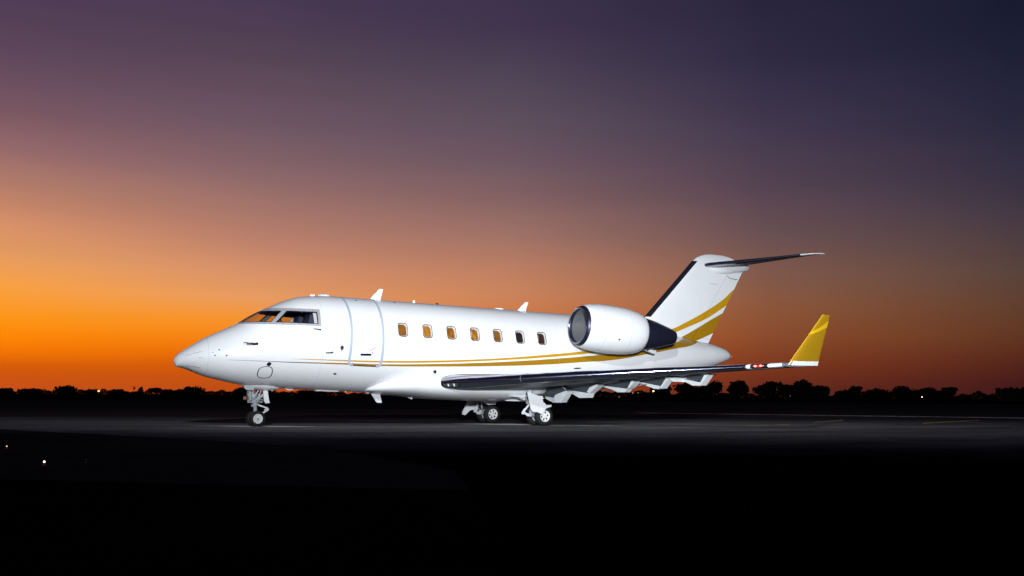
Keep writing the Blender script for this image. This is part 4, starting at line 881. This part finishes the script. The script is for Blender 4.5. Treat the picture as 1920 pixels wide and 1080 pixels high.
def line(pts, w, m, name='line_or_light_streak', z=.004, taper=True):
    n = len(pts); Lf, Rt = [], []
    for i, p in enumerate(pts):
        q0, q1 = Vector(pts[max(0, i-1)]), Vector(pts[min(n-1, i+1)]); d = (q1-q0).normalized(); nn = Vector((-d.y, d.x)); f = w[i] if isinstance(w, (list, tuple)) else w
        Lf.append(Vector(p)+nn*f/2); Rt.append(Vector(p)-nn*f/2)
    V = [(p.x, p.y, z) for p in Lf]+[(p.x, p.y, z) for p in Rt]
    o = new_obj(name, V, [(i, i+n, i+n+1, i+1) for i in range(n-1)], m, None, False); o['kind'] = 'structure'; return o
line([(.75, 1.05), (1.5, .62), (2.25, .22), (3.1, -.28), (4.0, -.75)], [.04, .45, .95, .6, .04], PSTREAK)  # pool of light at the nose wheel, painted as a pale strip
line([(8.6, .95), (9.3, .40), (9.9, -.05), (10.3, -.5), (10.7, -1.15)], [.05, .6, 1.5, 1.3, .9], PSTREAK, z=.004)  # light streak under the main wheels, put in as pale colour
line([(10.6, -1.55), (10.95, -1.9), (11.5, -2.35), (12.6, -3.0)], [.3, .45, .30, .04], PW, z=.009)  # thin outer end of that streak, also light painted pale
line([(27.5, 17.6), (30.86, 12.54), (37.87, 1.92), (46, -10.5)], [.5, 1.0, 1.3, 1.3], PW)
line([(22.0, 11.2), (26, 9.0), (30.86, 6.5), (39, 3.5)], .12, PW2, z=.008)
line([(14.6, -2.9), (16.56, -3.6), (18.24, -3.3), (19.5, -2.4)], [.1, .35, .4, .1], PY)
line([(21.4, -1.5), (22.67, -.63), (24.61, .46), (26, 1.5)], [.1, .35, .35, .1], PY)
line([(24.0, -4.0), (25.5, -3.0), (28.96, -1.6), (31.5, -.6)], [.1, .4, .5, .1], PY)

# ------------------------------------------------------------------ taxiway edge lights in the grass
for (x, y), lab, sz, em in (((-4.27, -9.74), 'small glowing taxiway light furthest left in the dark grass', .008, (1, .62, .40)), ((-4.05, -14.0), 'brightest taxiway light, low in the dark grass below the nose', .012, (1, .75, .68)), ((-3.55, -13.8), 'dim unlit taxiway marker just right of the brightest taxiway light', .014, None)):
    t = empty('taxiway_light', (x, y, -.02)); tag(t, lab, 'runway light', 'taxiway lights in the foreground grass')
    mb = MB(); mb.tube((0, 0, 0), (0, 0, .04), .008, .008, 8); mb.lathe([(0, .03), (.008, .028), (.009, .001)], (0, 0, 0), (0, 0, 1), 12); mb.build('stake', M['pole'], t)
    mb = MB(); mb.lathe([(.035, sz*.8), (.04, sz), (.05, sz), (.058, sz*.5), (.06, .001)], (0, 0, 0), (0, 0, 1), 14)
    mb.build('lens', mat('taxi_lens', (.6, .6, .6), .2, emit=em, estr=1.6 if sz < .01 else 3) if em else M['grey'], t, True, 60)

# ------------------------------------------------------------------ trees along the horizon
def leaf_cloud(rng, lobes, n, size):
    V, F = [], []
    tot = sum(l[3]*l[4]*l[5] for l in lobes)
    for (cx_, cy_, cz_, rx, ry, rz) in lobes:
        k = max(8, int(n*rx*ry*rz/tot))
        for _ in range(k):
            d = rng.normal(size=3); d /= np.linalg.norm(d); rr = rng.random()**.40
            rr *= 1+.13*math.sin(5*d[0]+cx_*3)+.1*math.sin(7*d[2]+cz_*5)
            p = np.array([cx_, cy_, cz_])+d*rr*np.array([rx, ry, rz])
            u = rng.normal(size=3); u /= np.linalg.norm(u); w = np.cross(u, rng.normal(size=3)); w /= np.linalg.norm(w); s_ = size*(.6+.8*rng.random())
            b0 = len(V); V += [p-u*s_, p+w*s_*.6, p+u*s_, p-w*s_*.6]; F.append((b0, b0+1, b0+2, b0+3))
    return np.array(V), np.array(F)
def tree(x, y, h, w, shape, seed, label):
    w *= 1.22; h *= .9 if y > 500 else 1; rng = np.random.default_rng(seed); t = empty('tree', (x, y, -.02)); tag(t, label, 'tree', 'trees along the dark horizon')
    lobes = []
    if shape == 'poplar': lobes = [(0, 0, h*.5, w*.5, w*.5, h*.5)]; tr = .1
    elif shape == 'low':
        for k in range(5): lobes.append(((rng.random()-.5)*w*.7, (rng.random()-.5)*w*.4, h*(.40+.12*rng.random()), w*.24, w*.3, h*(.40+.1*rng.random())))
        lobes.append((0, 0, h*.45, w*.45, w*.4, h*.45)); tr = .15
    elif shape == 'umbrella':
        lobes = [(0, 0, h*.72, w*.5, w*.5, h*.26), (-w*.22, 0, h*.68, w*.25, w*.3, h*.22), (w*.24, 0, h*.7, w*.24, w*.3, h*.2)]; tr = .5
    elif shape == 'open':
        for k in range(9): lobes.append(((rng.random()-.5)*w*.75, (rng.random()-.5)*w*.5, h*(.42+.42*rng.random()), w*.19, w*.2, h*.15))
        lobes.append((0, 0, h*.5, w*.3, w*.3, h*.3)); tr = .3
    else:
        for k in range(7):
            an = rng.random()*6.28; lobes.append((math.cos(an)*w*.25, math.sin(an)*w*.25, h*(.45+.3*rng.random()), w*.25, w*.25, h*.23))
        lobes.append((0, 0, h*.55, w*.42, w*.4, h*.42)); tr = .25
    hi = max(l[2]+l[5] for l in lobes); lobes = [(l[0], l[1], l[2]*h/hi, l[3], l[4], l[5]*h/hi) for l in lobes]
    V, F = leaf_cloud(rng, lobes, 1700, min(.55, .05*w+.10))
    V[:, 2] = np.maximum(V[:, 2], .05)
    fast_mesh('crown', V, F, M['foliage'], t, False)
    mb = MB(); mb.tube((0, 0, 0), (.05*w*(rng.random()-.5), 0, h*.55), .035*h, .015*h, 8)
    for k in range(3):
        an = rng.random()*6.28; mb.tube((0, 0, h*(.25+.08*k)), (math.cos(an)*w*.25, math.sin(an)*w*.25, h*.62), .014*h, .006*h, 6)
    mb.build('trunk', M['bark'], t)
TREES = [
(24.2, 671.4, 4.96, 9.16, 'low', 'low dark tree at the far left end of the horizon treeline'),
(38.4, 660.6, 4.47, 13.0, 'low', 'wide low tree just right of the leftmost horizon tree'),
(54.0, 609.3, 6.11, 11.6, 'round', 'tallest rounded tree on the left horizon, far left of the jet nose'),
(75.0, 667.4, 4.14, 8.8, 'low', 'low round tree beside the small glow on the left horizon'),
(88.4, 655.7, 4.47, 8.7, 'low', 'flat topped low tree between the left horizon glow and the thin mast'),
(95.9, 614.1, 5.74, 2.55, 'poplar', 'narrow upright tree beside the thin mast on the left horizon'),
(102.3, 602.9, 5.06, 6.3, 'umbrella', 'umbrella shaped tree with bare trunk under the sunset, left of the nose'),
(120.4, 660.7, 4.79, 6.9, 'low', 'small round tree right of the umbrella shaped tree'),
(125.6, 649.5, 4.93, 6.85, 'low', 'low tree joining the broad tree below the nose tip'),
(119.6, 579.4, 5.92, 10.5, 'round', 'broad tree on the horizon just below the nose tip'),
(149.7, 593.0, 5.53, 7.75, 'round', 'dark tree directly left of the nose gear leg'),
(163.4, 589.4, 4.93, 9.7, 'low', 'low tree directly right of the nose gear leg'),
(197.0, 600.3, 4.79, 16.9, 'low', 'long low tree mass under the forward fuselage by the distant lamps'),
(248.0, 307.2, 6.78, 7.8, 'round', 'dark tree under the middle of the lowered flaps'),
(262.7, 308.4, 6.91, 9.7, 'round', 'wide tree under the outer flap end'),
(261.7, 296.4, 6.11, 5.6, 'round', 'shorter half of the tree pair right of the outer flap'),
(267.7, 297.9, 7.25, 5.65, 'poplar2', 'pointed taller half of the tree pair right of the outer flap'),
(271.2, 288.3, 7.48, 7.3, 'round', 'single round tree standing clear below the tail cone tip'),
(265.7, 266.4, 7.34, 10.5, 'open', 'loose open crowned tree below the red wing tip light'),
(278.6, 268.0, 5.93, 7.4, 'round', 'sloping left part of the big clump below the winglet'),
(279.1, 260.6, 7.58, 7.3, 'round', 'highest tree of the big clump below the winglet'),
(290.6, 263.2, 5.76, 7.05, 'round', 'right shoulder tree of the big clump below the winglet'),
(307.4, 267.4, 4.20, 6.4, 'low', 'low thin tree right of the winglet clump'),
(306.7, 260.7, 5.63, 5.0, 'open', 'small ragged tree just left of the first gap right of the winglet'),
(323.0, 265.1, 4.91, 9.5, 'low', 'flat tree just right of the first gap right of the winglet'),
(321.9, 251.2, 5.64, 6.3, 'round', 'peaked tree left of the single orange lamp at the right'),
(332.7, 253.9, 4.66, 5.55, 'low', 'low tree right behind the single orange lamp at the right'),
(335.9, 250.0, 5.08, 5.5, 'round', 'round tree right of the single orange lamp at the right'),
(338.4, 247.0, 4.43, 5.1, 'low', 'low filler tree before the last gap at the right'),
(340.9, 243.8, 5.37, 5.5, 'open', 'spiky tree beside the last gap at the right'),
]
for i, (x, y, h, w, shp, lab) in enumerate(TREES): tree(x, y, h, w, 'round' if shp == 'poplar2' else shp, 100+i, lab)
# continuous low wood behind them: one uncountable mass
rng = np.random.default_rng(7); TV, TF = [], []
def wood(az0, az1, d0, d1, hfun, n, s0):
    for _ in range(n):
        az = R(az0+(az1-az0)*rng.random()); d = d0+(d1-d0)*rng.random(); h = hfun(math.degrees(az))
        p = np.array([CAM.x+d*math.sin(az), CAM.y+d*math.cos(az), h*rng.random()**.9])
        u = rng.normal(size=3); u /= np.linalg.norm(u); w = np.cross(u, rng.normal(size=3)); w /= np.linalg.norm(w); s_ = s0*(.6+.8*rng.random())
        b0 = len(TV); TV.extend([p-u*s_, p+w*s_*.7, p+u*s_, p-w*s_*.7]); TF.append((b0, b0+1, b0+2, b0+3))
def hl_(a): return 2.6+.7*math.sin(a*2.1)+.5*math.sin(a*5.3+1)+.4*math.sin(a*11.7)
def hr_(a): return (2.7+.7*math.sin(a*3.1)+.5*math.sin(a*8.3)) if a < 54 else 4.15+.2*math.sin(a*9)+.15*math.sin(a*23)
wood(-6, 27, 690, 720, hl_, 20000, .55); wood(27, 37, 560, 590, lambda a: 3.6+.6*math.sin(a*6), 8000, .5); wood(36, 54, 440, 460, hr_, 13000, .42); wood(54, 66, 345, 360, hr_, 17000, .34)
o = fast_mesh('distant_wood', np.array(TV), np.array(TF), M['foliage'], None, False); o['kind'] = 'stuff'

# ------------------------------------------------------------------ distant lamps and the mast
def lamp(x, y, h, rad, c, e, label, pole=True):
    rad *= 1.25; e *= .36
    t = empty('street_lamp', (x, y, -.02)); tag(t, label, 'lamp', 'lamps along the far side of the airfield')
    hh = max(h, .35)
    mb = MB(); mb.tube((0, 0, 0), (0, 0, hh), .06, .045, 8); mb.tube((0, 0, hh), (.0, -.25, hh+.05), .04, .03, 6); mb.build('post', M['pole'], t)
    mb = MB(); mb.lathe([(-.9*rad, .001), (-.6*rad, rad*.75), (0, rad), (.6*rad, rad*.75), (.9*rad, .001)], (0, -.25, hh), (0, 0, 1), 12); mb.build('lamp_head', mat('lamp_glow', (.5, .4, .3), .4, emit=c, estr=e), t, True, 80)
AM, WH, RD = (1, .50, .10), (1, .85, .66), (1, .09, .03)
for a_ in ((102.7, 357.2, 2.60, .26, AM, 9, 'yellow lamp on a post right behind the nose gear'),
 (144.0, 396.6, 2.76, .30, AM, 8, 'left yellow lamp of the trio under the forward fuselage'),
 (145.7, 396.0, 2.45, .24, WH, 7, 'white lamp between the two yellow lamps under the forward fuselage'),
 (148.0, 395.2, 2.53, .30, AM, 8, 'right yellow lamp of the trio under the forward fuselage'),
 (169.1, 440.7, 2.46, .26, RD, 1.6, 'left red light just ahead of the belly antenna'),
 (170.9, 439.9, 2.30, .30, RD, 2.2, 'brighter red light just ahead of the belly antenna'),
 (66.8, 567.7, 2.37, .45, (1, .45, .12), 7, 'orange lamp glowing in a dip of the left horizon'),
 (173.7, 212.9, 2.55, .17, (1, .55, .16), 22, 'bright orange lamp under the outer flaps'),
 (215.4, 281.5, 2.29, .14, WH, 2, 'left of two small pale lamps under the flaps'),
 (216.9, 280.4, 2.35, .12, WH, 1.6, 'right of two small pale lamps under the flaps'),
 (186.0, 265.2, .75, .26, (1, .22, .03), 2.2, 'low orange glowing lamp just behind the main wheels'),
 (264.9, 194.7, 1.34, .13, (1, .48, .22), 16, 'single orange lamp before the trees at the right'),
 (237.5, 224.2, 1.49, .08, (1, .5, .3), 1.5, 'faint lamp at the foot of the trees below the winglet'),
 (155.2, 445.6, 2.31, .22, RD, .8, 'faint red light left of the brighter red lights'),
 (157.8, 444.7, 2.45, .20, RD, .8, 'faint red light between the lamp trio and fuselage plate'),
 (148.4, 468.8, 3.3, .22, RD, 1.0, 'faint high red light right of the nose gear'),
 (194.2, 259.7, .85, .16, (1, .7, .3), .7, 'dim yellowish lamp low under the inner flaps')): lamp(*a_)
t = empty('signal_mast', (91.7, 613.0, -.02)); tag(t, 'thin mast with a crosspiece standing on the left horizon', 'mast')
mb = MB(); mb.tube((0, 0, 0), (0, 0, 5.4), .12, .09, 8); mb.build('pole', M['pole'], t)
mb = MB(); mb.box((0, 0, 5.2), (2.2, .3, .22)); mb.box((.2, 0, 4.2), (1.3, .3, .9)); mb.build('crosspiece', M['pole'], t, False)
